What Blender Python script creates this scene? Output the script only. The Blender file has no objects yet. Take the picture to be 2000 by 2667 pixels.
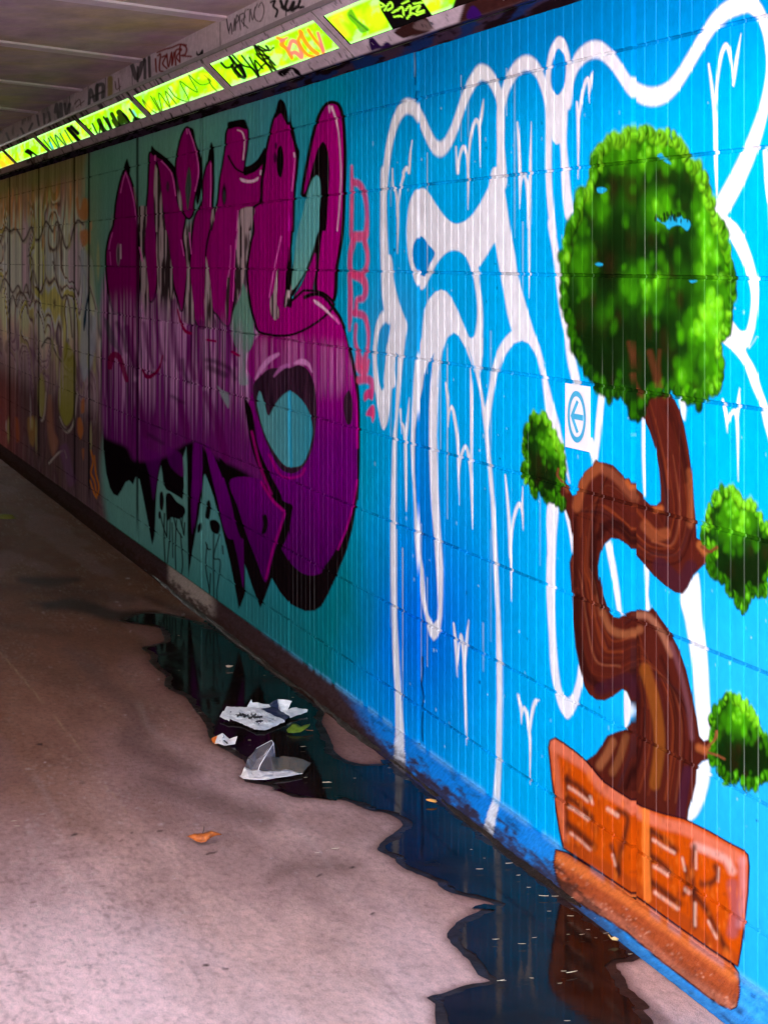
import bpy, bmesh, math, random
import numpy as np
from mathutils import Vector, Matrix

# ---------------------------------------------------------------- survey of the place
# World: Y runs along the underpass, X to the right, Z up (metres).  The painted wall is the plane X = WX.
FPX, CX, HY, VX = 6034.0, 1000.0, 675.0, -665.0     # survey photo: focal length, centre, horizon row, tunnel vanishing column
SPSI = 0.266; CPSI = math.sqrt(1 - SPSI * SPSI)
EYE = 1.6
WX = 2.0523

def to_img(X, Y, Z):
    X = np.asarray(X, float); Y = np.asarray(Y, float); Z = np.asarray(Z, float)
    dep = Y * CPSI + X * SPSI
    xr = X * CPSI - Y * SPSI
    return CX + FPX * xr / dep, HY - FPX * (Z - EYE) / dep

def ray(x, y, dep):
    """world point seen at survey column x, row y at the given depth"""
    xr = (x - CX) / FPX * dep
    return (dep * SPSI + xr * CPSI, dep * CPSI - xr * SPSI, EYE - (y - HY) / FPX * dep)

def on_floor(x, y, z=0.0):
    dep = FPX * (EYE - z) / (y - HY)
    p = ray(x, y, dep)
    return (p[0], p[1], z)

def on_plane_x(x, lateral):
    """distance along the tunnel of survey column x on a plane X = lateral"""
    dep = FPX * lateral / (CPSI * (x - VX))
    return (dep - lateral * SPSI) / CPSI

# zoom windows used while measuring (origin and scale)
WIN = dict(W1=(0, 0, 2.37), W2=(600, 0, 2.37), W3=(1300, 0, 2.37), W4=(0, 450, 2.765), W5=(0, 1000, 2.765),
           P1=(250, 200, 4.1475), P2=(550, 200, 4.1475), P3=(250, 600, 4.1475), P4=(600, 600, 4.1475),
           P5=(250, 1000, 4.1475), P6=(600, 900, 4.1475), P7=(500, 1250, 3.318),
           B1=(900, 450, 3.0164), B2=(950, 900, 3.0164), B3=(950, 1400, 3.0164),
           T1=(1400, 300, 2.765), T2=(1300, 850, 2.37), T3=(1300, 1450, 2.37), T4=(1300, 1967, 2.37),
           L1=(500, 1750, 4.1475), F1=(0, 1500, 2.37), F2=(700, 1700, 2.37), F3=(0, 2000, 2.487),
           F4=(667, 2000, 2.487), F5=(300, 1450, 2.765), S=(0, 0, 1.0))

def pt(spec):
    """'P1 320,1010 350,1060 | P3 460,300 ...' -> list of survey points"""
    out = []
    for seg in spec.split('|'):
        tk = seg.split()
        ox, oy, s = WIN[tk[0]]
        for t in tk[1:]:
            a, b = t.split(',')
            out.append((ox + float(a) / s, oy + float(b) / s))
    return out

def lin(r, g, b):
    o = []
    for v in (r, g, b):
        v = v / 255.0
        o.append(v / 12.92 if v <= 0.04045 else ((v + 0.055) / 1.055) ** 2.4)
    return np.array(o)

def catmull(P, closed, n=6):
    P = np.array(P, float); N = len(P)
    if N < 3: return P
    out = []
    rng = range(N) if closed else range(N - 1)
    for i in rng:
        if closed:
            a, b, c, d = P[(i - 1) % N], P[i], P[(i + 1) % N], P[(i + 2) % N]
        else:
            a, b, c, d = P[max(i - 1, 0)], P[i], P[i + 1], P[min(i + 2, N - 1)]
        # centripetal-ish: limit overshoot on uneven spacing
        l1 = np.linalg.norm(c - b) + 1e-6; l0 = np.linalg.norm(b - a) + 1e-6; l2 = np.linalg.norm(d - c) + 1e-6
        m1 = (c - a) / (l0 + l1) * l1; m2 = (d - b) / (l1 + l2) * l1
        for k in range(n):
            t = k / n
            out.append((2*t**3 - 3*t*t + 1) * b + (t**3 - 2*t*t + t) * m1 + (-2*t**3 + 3*t*t) * c + (t**3 - t*t) * m2)
    if not closed: out.append(P[-1])
    return np.array(out)

def _hash(ix, iy, seed):
    h = (ix.astype(np.int64) * 374761393 + iy.astype(np.int64) * 668265263 + seed * 974634777) & 0x7fffffff
    h = ((h ^ (h >> 13)) * 1274126177) & 0x7fffffff
    return ((h ^ (h >> 16)) & 0xffff) / 65535.0

def vnoise(x, y, seed=0):
    x, y = np.broadcast_arrays(np.asarray(x, float), np.asarray(y, float))
    ix = np.floor(x); iy = np.floor(y); fx = x - ix; fy = y - iy
    fx = fx * fx * (3 - 2 * fx); fy = fy * fy * (3 - 2 * fy)
    a = _hash(ix, iy, seed); b = _hash(ix + 1, iy, seed); c = _hash(ix, iy + 1, seed); d = _hash(ix + 1, iy + 1, seed)
    return (a * (1 - fx) + b * fx) * (1 - fy) + (c * (1 - fx) + d * fx) * fy

def fbm(x, y, seed=0, o=4):
    s = 0; a = 0.5; t = 0
    for k in range(o):
        s = s + a * vnoise(x * 2**k, y * 2**k, seed + 17 * k); t += a; a *= 0.5
    return s / t

def sstep(a, b, x):
    t = np.clip((x - a) / (b - a), 0, 1)
    return t * t * (3 - 2 * t)

class Sheet:
    """paint layer of a flat surface, in survey coordinates at half resolution"""
    def __init__(s, x0, x1, y0, y1, step=2.0):
        s.x0, s.y0, s.st = x0, y0, step
        s.W = int((x1 - x0) / step); s.H = int((y1 - y0) / step)
        s.X = x0 + (np.arange(s.W) + 0.5) * step
        s.Y = y0 + (np.arange(s.H) + 0.5) * step
        s.c = np.zeros((s.H, s.W, 3)); s.id = np.zeros((s.H, s.W), np.int8)
    def box(s, P, m):
        a = P.min(0) - m; b = P.max(0) + m
        i0 = max(0, int((a[0] - s.x0) / s.st)); i1 = min(s.W, int((b[0] - s.x0) / s.st) + 2)
        j0 = max(0, int((a[1] - s.y0) / s.st)); j1 = min(s.H, int((b[1] - s.y0) / s.st) + 2)
        if i1 <= i0 or j1 <= j0: return None
        return i0, i1, j0, j1
    def put(s, bx, al, col, idn=None):
        i0, i1, j0, j1 = bx
        if callable(col):
            col = col(s.X[None, i0:i1] + 0 * al, s.Y[j0:j1, None] + 0 * al)
        t = s.c[j0:j1, i0:i1]
        s.c[j0:j1, i0:i1] = t + (np.asarray(col) - t) * al[..., None]
        if idn is not None:
            v = s.id[j0:j1, i0:i1]; v[al > 0.5] = idn
    def sdist(s, P, bx, ay):
        i0, i1, j0, j1 = bx
        X = s.X[None, i0:i1]; Y = s.Y[j0:j1, None]
        d2 = np.full((j1 - j0, i1 - i0), 1e12); ins = np.zeros(d2.shape, bool)
        n = len(P)
        for k in range(n):
            ax, by = P[k]; cx, dy = P[(k + 1) % n]
            ex, ey = cx - ax, (dy - by) / ay
            px = X - ax; py = (Y - by) / ay
            L = ex * ex + ey * ey + 1e-9
            t = np.clip((px * ex + py * ey) / L, 0, 1)
            d2 = np.minimum(d2, (px - t * ex) ** 2 + (py - t * ey) ** 2)
            if by != dy:
                cond = ((Y >= min(by, dy)) & (Y < max(by, dy)))
                xi = ax + (Y - by) * (cx - ax) / (dy - by)
                ins ^= cond & (X < xi)
        d = np.sqrt(d2)
        return np.where(ins, -d, d)
    def poly(s, P, col, soft=1.6, smooth=True, alpha=1.0, idn=None, grow=0.0, ay=1.0, mask=None, outline=None):
        if isinstance(P, str): P = pt(P)
        P = catmull(P, True) if smooth else np.array(P, float)
        ow = outline[1] if outline else 0
        bx = s.box(P, (soft + abs(grow) + ow + 2) * max(ay, 1))
        if bx is None: return
        d = s.sdist(P, bx, ay)
        if outline:
            s.put(bx, sstep(soft, -soft, d - ow - grow), outline[0], idn)
        al = sstep(soft, -soft, d - grow) * alpha
        if mask is not None: al = al * mask[bx[2]:bx[3], bx[0]:bx[1]]
        s.put(bx, al, col, idn)
        return bx, al
    def mask(s, P, smooth=True, soft=1.6):
        m = np.zeros((s.H, s.W))
        if isinstance(P, str): P = pt(P)
        P = catmull(P, True) if smooth else np.array(P, float)
        bx = s.box(P, 6)
        m[bx[2]:bx[3], bx[0]:bx[1]] = sstep(soft, -soft, s.sdist(P, bx, 1))
        return m
    def stroke(s, P, w, col, soft=1.5, smooth=True, alpha=1.0, idn=None, ay=1.0, mask=None, n=6):
        """w: half width (number or list, one per point), measured horizontally; ay stretches it vertically"""
        if isinstance(P, str): P = pt(P)
        if np.isscalar(w): w = [w] * len(P)
        elif len(w) != len(P): w = list(np.interp(np.linspace(0, 1, len(P)), np.linspace(0, 1, len(w)), w))
        Q = np.concatenate([np.array(P, float), np.array(w, float)[:, None]], 1)
        if smooth: Q = catmull(Q, False, n)
        wm = Q[:, 2].max()
        bx = s.box(Q[:, :2], (wm + soft + 2) * max(ay, 1))
        if bx is None: return
        i0, i1, j0, j1 = bx
        X = s.X[None, i0:i1]; Y = s.Y[j0:j1, None]
        best = np.full((j1 - j0, i1 - i0), 1e9)
        for k in range(len(Q) - 1):
            ax, by, w0 = Q[k]; cx, dy, w1 = Q[k + 1]
            ex, ey = cx - ax, (dy - by) / ay
            px = X - ax; py = (Y - by) / ay
            t = np.clip((px * ex + py * ey) / (ex * ex + ey * ey + 1e-9), 0, 1)
            d = np.sqrt((px - t * ex) ** 2 + (py - t * ey) ** 2) - (w0 + (w1 - w0) * t)
            best = np.minimum(best, d)
        al = sstep(soft, -soft, best) * alpha
        if mask is not None: al = al * mask[j0:j1, i0:i1]
        s.put(bx, al, col, idn)
    def ell(s, x, y, rx, ry, col, soft=0.35, alpha=1.0, idn=None, rot=0.0, mask=None):
        R = max(rx, ry) * (1 + soft) + 2
        bx = s.box(np.array([[x - R, y - R], [x + R, y + R]]), 0)
        if bx is None: return
        i0, i1, j0, j1 = bx
        X = s.X[None, i0:i1] - x; Y = s.Y[j0:j1, None] - y
        c, sn = math.cos(rot), math.sin(rot)
        q = np.sqrt(((X * c + Y * sn) / rx) ** 2 + ((-X * sn + Y * c) / ry) ** 2)
        al = sstep(1 + soft, 1 - soft, q) * alpha
        if mask is not None: al = al * mask[j0:j1, i0:i1]
        s.put(bx, al, col, idn)
    def sample(s, x, y):
        fx = np.clip((np.asarray(x) - s.x0) / s.st - 0.5, 0, s.W - 1.001); fy = np.clip((np.asarray(y) - s.y0) / s.st - 0.5, 0, s.H - 1.001)
        i = fx.astype(int); j = fy.astype(int); u = (fx - i)[..., None]; v = (fy - j)[..., None]
        return (s.c[j, i] * (1-u) + s.c[j, i+1] * u) * (1-v) + (s.c[j+1, i] * (1-u) + s.c[j+1, i+1] * u) * v
    def sample_id(s, x, y):
        i = np.clip(((np.asarray(x) - s.x0) / s.st).astype(int), 0, s.W - 1); j = np.clip(((np.asarray(y) - s.y0) / s.st).astype(int), 0, s.H - 1)
        return s.id[j, i]

# ids of the painted parts
ID_BASE, ID_PURPLE, ID_WHITE, ID_RED, ID_TRUNK, ID_CROWN, ID_C1, ID_C2, ID_C3, ID_POT, ID_OLD = range(11)
def mixc(a, b, t): return a + (b - a) * np.asarray(t)[..., None]
# ---------------------------------------------------------------- the paint on the wall
def paint_wall():
    S = Sheet(-240, 2400, -260, 2860)
    X = S.X[None, :] + 0 * S.Y[:, None]; Y = S.Y[:, None] + 0 * S.X[None, :]
    # true position along the wall and height, so that wear follows the blocks
    U = 13326.0 / (X - VX); V = (HY - Y) / (0.4697 * (X - VX))
    wear = fbm(U * 3, V * 3, 5); streak = vnoise(U * 60, V * 2.2, 9); streak2 = vnoise(U * 22, V * 1.2, 3)
    # rolled-on blue ground that turns to teal further in
    blue = mixc(lin(0, 172, 240), lin(0, 134, 206), sstep(0.25, 0.62, V))
    deep = np.exp(-(((X - 1090) / 190) ** 2 + ((Y - 1640) / 330) ** 2))
    blue = mixc(blue, lin(0, 104, 226), 0.9 * deep)
    blue = mixc(blue, lin(40, 176, 250), sstep(1450, 1950, X) * sstep(1200, 1900, Y) * 0.7)
    soft_patch = np.exp(-(((X - 1010) / 75) ** 2 + ((Y - 860) / 120) ** 2))
    blue = mixc(blue, lin(58, 140, 205), 0.55 * soft_patch)
    teal = mixc(lin(112, 168, 156), lin(0, 156, 184), sstep(420, 880, X + 40 * (wear - .5)))
    teal = mixc(teal, lin(6, 104, 104), sstep(1250, 1600, Y) * 0.7)  # loss of light low on the wall put into the teal
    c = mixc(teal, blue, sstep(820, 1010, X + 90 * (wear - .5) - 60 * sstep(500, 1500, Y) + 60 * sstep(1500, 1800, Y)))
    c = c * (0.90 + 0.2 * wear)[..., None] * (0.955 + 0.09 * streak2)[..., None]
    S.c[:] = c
    # ---------------- old mural far along the wall
    n1 = vnoise(U * 2.6, V * 1.1, 12); n2 = vnoise(U * 4.2, V * 1.3 + 3, 23); n3 = vnoise(U * 9, V * 1.2, 40)
    wx_ = U + .22 * (fbm(U * 2.1, V * 2.3, 81) - .5); wv = V + .30 * (fbm(U * 1.7 + 9, V * 1.6, 82) - .5)
    f = fbm(wx_ * 1.15, wv * 1.9, 83, 2); g2 = fbm(wx_ * 2.3 + 4, wv * 1.5, 84, 3)
    oliv = lin(178, 172, 84); lil = lin(188, 164, 176); org = lin(220, 136, 88); pale = lin(216, 200, 178)
    old = mixc(pale, lil, sstep(.42, .6, g2))
    old = mixc(old, oliv, sstep(.49, .51, f) * (1 - sstep(.60, .615, f)) * .85)
    old = mixc(old, lin(214, 196, 150), sstep(.60, .615, f) * .8)
    old = mixc(old, lin(142, 90, 68), sstep(.22, .44, V + .22 * (n3 - .5)) * .8)
    old = mixc(old, org, sstep(.6, .8, vnoise(U * 13, V * 1.6, 44)) * sstep(.08, .26, V) * sstep(.55, .4, V) * .8)
    old = mixc(old, lin(120, 104, 74), sstep(.46, .6, V) * .9)
    for lv in (.40, .49, .60):
        ln = np.exp(-((f - lv) / .013) ** 2) * sstep(.5, .3, V); hl = np.exp(-((f - lv - .026) / .013) ** 2) * sstep(.5, .3, V)
        old = mixc(old, lin(244, 228, 216), hl * .75); old = mixc(old, lin(64, 38, 44), ln * .9)
    old = mixc(old, lin(122, 90, 112), sstep(-.34, -.75, V + .3 * (n2 - .5)) * .8)
    old = mixc(old, lin(70, 48, 48), sstep(-.75, -1.05, V + .1 * (n3 - .5)) * .85)
    old = mixc(old, lin(216, 76, 50), sstep(-.75, -1.2, V) * sstep(90, -20, X) * .18)
    old = np.minimum(old * 1.9, .94) * (.60 + .62 * vnoise(U * 26, V * 1.1, 8))[..., None] * (.78 + .34 * vnoise(U * 60, V * .9, 18))[..., None]
    edge = 262 + 22 * np.sin(Y / 130) + 26 * (vnoise(0 * U, V * 4, 77) - .5) + sstep(1150, 1500, Y) * 70 - sstep(640, 430, Y) * 34
    S.c[:] = mixc(S.c, old, sstep(edge + 10, edge - 14, X))
    green_mist = np.exp(-(((X - 238) / 26) ** 2 + ((Y - 620) / 170) ** 2))
    S.c[:] = mixc(S.c, lin(150, 176, 132), .75 * green_mist)
    S.id[X < edge] = ID_OLD
    dk = lin(78, 52, 58); lt = lin(206, 190, 178)
    rnd = random.Random(4)
    def wav(spec, w=1.6):
        P = pt(spec)
        S.stroke([(a + 3, b + 3) for a, b in P], w * 1.5, lt, alpha=.75, ay=2)
        S.stroke(P, w, dk, alpha=.85, ay=2)
    wav('W4 0,500 40,390 70,420 110,400 140,440 165,490 190,460 225,390 255,480 285,470 330,350 360,390 380,420 410,350 440,420 475,540 505,500 530,400 560,340 600,370')
    wav('W4 0,850 30,760 60,800 90,860 130,810 160,880 190,800 215,900 235,700 285,860 330,760', 1.3)
    wav('W4 380,640 420,820 445,900 475,880 500,980 520,1180', 1.4)
    wav('W4 300,1250 340,1190 365,1200 390,1270 420,1330 450,1360 475,1310 490,1200', 1.6)
    wav('W4 60,1000 90,880 120,960 150,860 185,900 200,1010', 1.2)
    wav('W4 200,600 215,590 235,640 240,900', 1.0)
    wav('W4 380,560 400,700 410,420', 1.0)
    wav('W5 270,40 280,190 293,250 310,200 320,60', 1.7); wav('W5 420,240 445,300 475,330 505,305 525,240 545,60', 2.0)
    wav('W5 345,560 380,520 420,480 450,470 470,520', 1.2)
    wav('W4 570,600 600,700 640,800 670,900 690,980', 1.1)
    S.poly('W5 425,40 430,200 475,300 520,240 540,40 540,-200 470,-300', lin(176, 172, 66), soft=4, alpha=.75)
    S.poly('W5 272,20 285,210 300,240 318,180 322,20 300,-80', lin(186, 176, 100), soft=4, alpha=.8)
    S.poly('W5 560,250 580,240 600,330 580,400 560,350', lin(208, 120, 60), soft=3, alpha=.8)
    S.poly('W5 585,120 605,100 605,200 585,210', lin(208, 120, 60), soft=3, alpha=.8)
    S.poly('W5 590,470 605,465 600,550', lin(200, 110, 60), soft=3, alpha=.7)
    S.poly('W5 110,240 130,250 140,400 120,420', lin(190, 100, 60), soft=4, alpha=.7)
    S.poly('W5 200,250 240,230 260,330 240,450 215,420', lin(186, 140, 76), soft=4, alpha=.7)
    S.poly('W5 350,80 370,80 390,330 420,420 380,520 340,300', lin(196, 130, 100), soft=5, alpha=.55)
    S.poly('W5 430,460 480,430 520,600 545,700 500,740 470,640', lin(126, 86, 118), soft=5, alpha=.7)
    S.stroke('W5 655,480 670,560 655,640 680,700 700,800 712,740 690,640 680,520', 1.6, lin(216, 120, 30), ay=2)
    S.stroke('W5 650,700 675,780 695,820', 1.4, lin(230, 130, 30), ay=2)
    S.poly('W4 580,560 620,560 635,700 640,860 655,1000 690,1060 690,1250 650,1420 600,1500 575,1300 590,900', lin(190, 198, 214), soft=5, alpha=.75)
    S.poly('W4 640,840 650,860 628,960 620,1060 605,1140 600,1080 612,980', lin(20, 60, 80), soft=2)
    S.poly('W4 545,190 560,170 575,260 600,180 630,190 630,330 590,340 560,300', lin(222, 132, 66), soft=4, alpha=.8)
    S.poly('W4 580,420 630,410 632,500 600,530 580,480', lin(226, 140, 80), soft=4, alpha=.85)
    for k in range(24):
        x = rnd.uniform(20, 250); y = rnd.uniform(500, 640)
        S.ell(x, y, rnd.uniform(1.5, 3.5), rnd.uniform(8, 24), lin(236, 170, 120) if rnd.random() < .5 else lin(216, 200, 130), alpha=.7)
    for k in range(40):
        x = rnd.uniform(-60, 270); y = rnd.uniform(640, 1180)
        S.ell(x, y, rnd.uniform(1.5, 4), rnd.uniform(14, 50), [lin(206, 190, 190), lin(206, 200, 130), lin(120, 90, 96)][k % 3], alpha=.5)
    paint_purple(S, U, V, streak, streak2, wear)
    for uj in (11.20, 13.03, 14.86, 15.525, 17.39, 19.30, 21.1, 22.95):                 # black mastic in the panel joints
        S.c[:] = mixc(S.c, lin(14, 8, 12), np.exp(-((U - uj) / .040) ** 4) * .95 * sstep(-1.25, -1.05, V + .3 * (uj > 12)) * (1 - .6 * (uj < 12)))
    paint_red(S)
    paint_white(S, U, V)
    paint_bonsai(S)
    # ---------------- plinth band
    sl = (Y - HY) / (X - VX)
    pn = fbm(U * 14, sl * 160, 51); pn2 = fbm(U * 40, sl * 400, 52)
    band = sstep(.7215, .7225, sl)
    brown = mixc(lin(78, 56, 58), lin(52, 38, 40), pn2)
    bl = mixc(lin(20, 132, 226), lin(72, 176, 244), pn2 * sstep(1200, 1900, X))
    bl = mixc(bl, lin(30, 60, 96), sstep(.55, .75, pn) * .6)
    edge_f = sstep(905, 1010, X + 60 * (pn - .5) + 1500 * (.75 - sl))
    col = mixc(brown, bl, edge_f)
    white_here = (S.id == ID_WHITE) & (sl < .79)
    dirt = sstep(.744, .768, sl + .05 * (pn - .5) + .022 * (pn2 - .5)) * (1 - .6 * sstep(1450, 1700, X))
    m = band * (1 - np.where((S.id == ID_POT) | white_here, 1, 0))
    grey = lin(176, 158, 150)
    m2 = band * sstep(432, 446, X) * sstep(572, 540, X)
    S.c[:] = mixc(S.c, col, m)
    S.c[:] = mixc(S.c, grey * (.7 + .5 * pn2)[..., None], m2 * .9)
    S.c[:] = mixc(S.c, lin(58, 38, 34), band * dirt * .9)
    # pale line of lifted paint where the tiles meet the plinth
    ln = np.exp(-((sl - .7215) / .0042) ** 2)
    ln = ln * sstep(.35, .6, fbm(U * 16, V * 0, 60)) * sstep(600, 900, X)
    S.c[:] = mixc(S.c, lin(112, 190, 240), ln * .75 * np.where(S.id == ID_POT, 0.25, 1))
    for sp, w in (('B3 452,940 456,1060 446,1150 456,1210 462,1260 450,1340', 1.8), ('B3 456,1370 450,1500 456,1600', 1.6), ('W2 1140,320 1145,420 1140,520', 1.3), ('W2 1150,560 1142,620', 1.4)):
        S.stroke(sp, w, lin(4, 22, 70), soft=1.2)
    # scuffs: chips, splashes and specks
    rs = np.random.RandomState(3)
    for k in range(300):
        x = rs.uniform(960, 2050); y = rs.uniform(250, 2500)
        if (y - HY) / (x - VX) > .71 or S.id[int((y - S.y0) / S.st), int((x - S.x0) / S.st)] != ID_BASE: continue
        S.ell(x, y, rs.uniform(.8, 1.8), rs.uniform(1.5, 6), lin(150, 205, 240) if rs.rand() < .75 else lin(10, 60, 100), alpha=rs.uniform(.3, .9))
    return S

PUR = None
def paint_purple(S, U, V, streak, streak2, wear):
    X = S.X[None, :] + 0 * S.Y[:, None]; Y = S.Y[:, None] + 0 * S.X[None, :]
    BLK = lin(20, 11, 14)
    st3 = vnoise(U * 90, V * 1.4, 71); st4 = vnoise(U * 30, V * 3, 72); st5 = vnoise(U * 45, V * .6, 73)
    def purple(x, y):
        i = np.clip(((x - S.x0) / S.st).astype(int), 0, S.W - 1); j = np.clip(((y - S.y0) / S.st).astype(int), 0, S.H - 1)
        a = mixc(lin(142, 0, 104), lin(168, 0, 124), np.clip((x - 300) / 500, 0, 1))
        a = mixc(a, lin(112, 0, 120), sstep(820, 1200, y))
        a = mixc(a, lin(84, 0, 92), sstep(1200, 1480, y))
        return a * (.86 + .28 * streak2[j, i])[..., None] * (.9 + .2 * wear[j, i])[..., None]
    def chrome(x, y):
        # worn pink fade, rib by rib
        i = np.clip(((x - S.x0) / S.st).astype(int), 0, S.W - 1); j = np.clip(((y - S.y0) / S.st).astype(int), 0, S.H - 1)
        a = mixc(lin(224, 158, 214), lin(134, 42, 126), sstep(.30, .72, st4[j, i] + .5 * sstep(950, 1250, y)))
        a = mixc(a, lin(196, 190, 192), sstep(.62, .85, st5[j, i]) * sstep(1050, 700, y) * .8)
        a = mixc(a, lin(60, 26, 50), sstep(.56, .74, st3[j, i]) * .9)
        a = mixc(a, lin(112, 20, 110), sstep(960, 1180, y) * .8)
        return a
    # lower silhouette: black blocks and drips against the teal
    S.poly('S 276,700 262,930 268,1090 | P5 80,700 110,960 150,1120 190,1190 235,1210 280,1140 320,1060 360,1040 400,1085 432,1000 470,1030 495,1150 520,1280 560,1480 580,1600'
           '| W5 1082,1095 1096,1160 1114,1090 | P5 640,1500 645,1350 652,1200 668,1030 700,880 715,960 727,1080 760,1140 850,1190 936,1245 950,1100 938,800 975,680 985,900 988,1300 988,1600'
           '| W5 1352,1200 1357,1392 1386,1200 1430,960 | P5 1140,1200 1165,1000 1178,970 1215,1060 1270,1220 1330,1440'
           '| P7 190,170 250,380 330,720 370,920 402,1104 420,1090 460,980 455,730 480,800 530,950 590,1107 625,1030 690,850 760,970 840,1065 900,1100 980,1135 1060,1130 1120,1090 1180,980 1240,850 1300,700 1370,450 1420,200 1446,0'
           '| P6 1380,1500 1393,1100 1390,800 1378,480 1330,200 1290,30 | P4 1235,1050 1180,930 1110,820 1050,720 | S 800,1000 640,1000 640,840 500,820 400,800 330,800', BLK, smooth=False, idn=ID_PURPLE)
    S.stroke('P7 402,1104 405,1110', 1, BLK)
    # worn chrome-pink fade in the middle
    S.poly('S 276,700 264,930 270,1130 330,1165 352,1200 430,1190 500,1150 560,1190 640,1230 720,1290 790,1160 760,1000 700,830 640,840 560,830 480,830 400,790 330,740', chrome, soft=9, idn=ID_PURPLE)
    # undercoat showing between the letters, then the fade
    def under(x, y):
        i = np.clip(((x - S.x0) / S.st).astype(int), 0, S.W - 1); j = np.clip(((y - S.y0) / S.st).astype(int), 0, S.H - 1)
        a = mixc(lin(196, 172, 178), lin(96, 78, 82), sstep(.42, .62, vnoise(x / 3.6, y / 80, 6)))
        return mixc(a, chrome(x, y), sstep(640, 860, y))
    S.poly('S 290,640 300,560 340,545 400,560 470,590 520,555 560,560 620,545 655,560 655,700 650,840 560,860 420,860 320,800 285,740', under, soft=14, alpha=.95, idn=ID_PURPLE)
    # dark grey-teal windows showing between letters
    S.poly('P3 80,930 130,980 200,1120 250,1250 290,1350 240,1300 150,1210', lin(58, 78, 74), soft=4)
    S.poly('P5 1310,20 1360,60 1430,110 1430,260 1380,180', lin(140, 160, 160), soft=3, alpha=.8)
    S.poly('P3 1580,560 1640,700 1659,1000 1640,1100 1560,1290 1490,1200 1450,1080 1500,900 1560,700', lin(104, 150, 134), soft=2)
    S.poly('P4 100,720 150,640 190,720 230,860 250,1010 240,1230 160,1330 60,1260 10,1080 0,960', lin(112, 160, 142), soft=2, idn=ID_BASE)
    S.poly('P4 70,1290 170,1300 160,1500 190,1659 100,1659 90,1450', lin(140, 160, 158), soft=3, alpha=.85)
    # violet body of the lower right
    S.poly('P4 330,1090 200,1330 180,1500 260,1659 | P6 180,700 300,1100 400,1360 520,1600 | P7 600,0 720,150 850,225 840,420 790,560 760,560 810,660 870,740 960,810 1060,825 1160,770 1250,620 1335,430 1395,200 1425,0'
           '| P6 1365,1200 1375,900 1360,600 1335,350 1280,100 | P4 1240,1140 1190,980 1110,850 1020,750 880,700 640,800 500,960', purple, soft=1.6, idn=ID_PURPLE)
    S.poly('P4 300,1180 1200,1250 1290,1400 | P6 1300,300 1200,500 900,560 700,560 300,500 250,250', chrome, soft=26, alpha=.34)
    # letters: purple with black key line
    K = (BLK, 5.0)
    A = 'P1 320,1000 350,1060 395,1200 425,1380 445,1659 | P3 462,300 462,600 450,850 448,1480 370,1300 330,1050 290,890 200,870 150,700 125,500 118,250 150,60 | P1 195,1600 225,1350 270,1130'
    B1_ = 'P1 590,820 640,850 642,1200 642,1659 | P3 655,300 658,450 630,700 590,760 560,600 540,300 530,150 | P1 545,1500 570,1200 580,950'
    B2_ = 'P1 650,850 700,890 770,960 830,1050 860,1200 875,1350 930,1470 960,1500 | P3 930,60 960,270 978,400 965,560 945,740 925,860 890,740 850,600 830,450 800,260 760,60 | P1 740,1500 715,1350 700,1150 680,980'
    C_ = 'P1 985,548 1030,650 1075,790 1105,960 1100,1100 1075,1230 1050,1350 1040,1470 1000,1520 940,1440 910,1350 880,1150 870,950 890,800 930,640'
    D_ = 'P1 1240,890 1258,1100 1250,1380 1230,1659 | P3 1215,80 1190,260 1175,420 1168,1040 1120,1040 1060,920 1040,700 1020,430 1035,200 1050,0 | P1 1080,1500 1150,1350 1165,1120 1200,960'
    E_ = ('P2 185,560 280,540 380,545 385,720 355,1020 440,1035 530,970 560,930 565,1100 545,1380 310,1430 290,1500 275,1659 | P4 70,0 50,250 35,500 | P3 1500,600 1460,900 1430,1020 1380,1000 1310,900 1270,860 1240,650 1220,420 1195,260 1240,0'
          '| P2 10,1659 40,1500 80,1330 100,1120 130,950 160,760')
    F_ = ('P2 600,830 640,640 690,440 740,375 800,480 860,560 890,700 918,850 912,1000 885,1250 872,1659 | P4 655,0 640,150 620,300 600,450 590,650 580,830 680,760 760,690 800,660 1000,690 1100,820 700,1100 330,1090 270,960 230,800 208,650 195,430 230,150'
          '| P2 470,1659 460,1430 545,1350 560,1100')
    L_ = 'P2 1000,1260 1060,900 1110,660 1170,450 1240,320 1300,288 1360,310 1400,420 1422,650 1428,900 1420,1200 1400,1659 | P4 1165,200 1130,420 1100,740 1000,690 940,640 960,300 1000,0 | P2 1240,1659 1262,1300 1275,1000 1250,800 1205,700 1150,790 1100,950 1050,1150'
    G_ = 'P4 915,240 880,330 830,450 770,590 690,730 800,760 890,700 890,600 922,400'
    for P in (L_,):
        Q = pt(P); S.poly(Q, purple, soft=1.5, outline=(BLK, 9.0), idn=ID_PURPLE)
    # inside the tall loop
    S.poly('P2 1010,1380 1050,1150 1100,950 1150,780 1205,700 1245,745 1272,900 1272,1100 1255,1300 1235,1659 | P4 985,0 960,300 925,640 905,640 905,300 880,340 760,560 660,720 640,560 690,300 740,0 | P2 960,1659', BLK, soft=1.4, idn=ID_PURPLE)
    S.poly('P2 985,1480 1040,1250 1090,1110 1140,1060 1170,1100 1182,1250 1168,1450 1160,1659 | P4 930,60 900,180 860,300 790,470 670,640 662,560 690,300 715,60', lambda x, y: mixc(lin(96, 176, 178), lin(118, 186, 172), sstep(600, 760, y)), soft=1.5, idn=ID_BASE)
    S.poly(G_, purple, soft=1.4, outline=(lin(60, 30, 50), 2.5), idn=ID_PURPLE)
    for P in (A, B1_, B2_, C_, D_, E_):
        S.poly(P, purple, soft=1.4, outline=K, idn=ID_PURPLE)
    S.poly(F_, purple, soft=1.4, outline=(BLK, 6.5), idn=ID_PURPLE)
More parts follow.
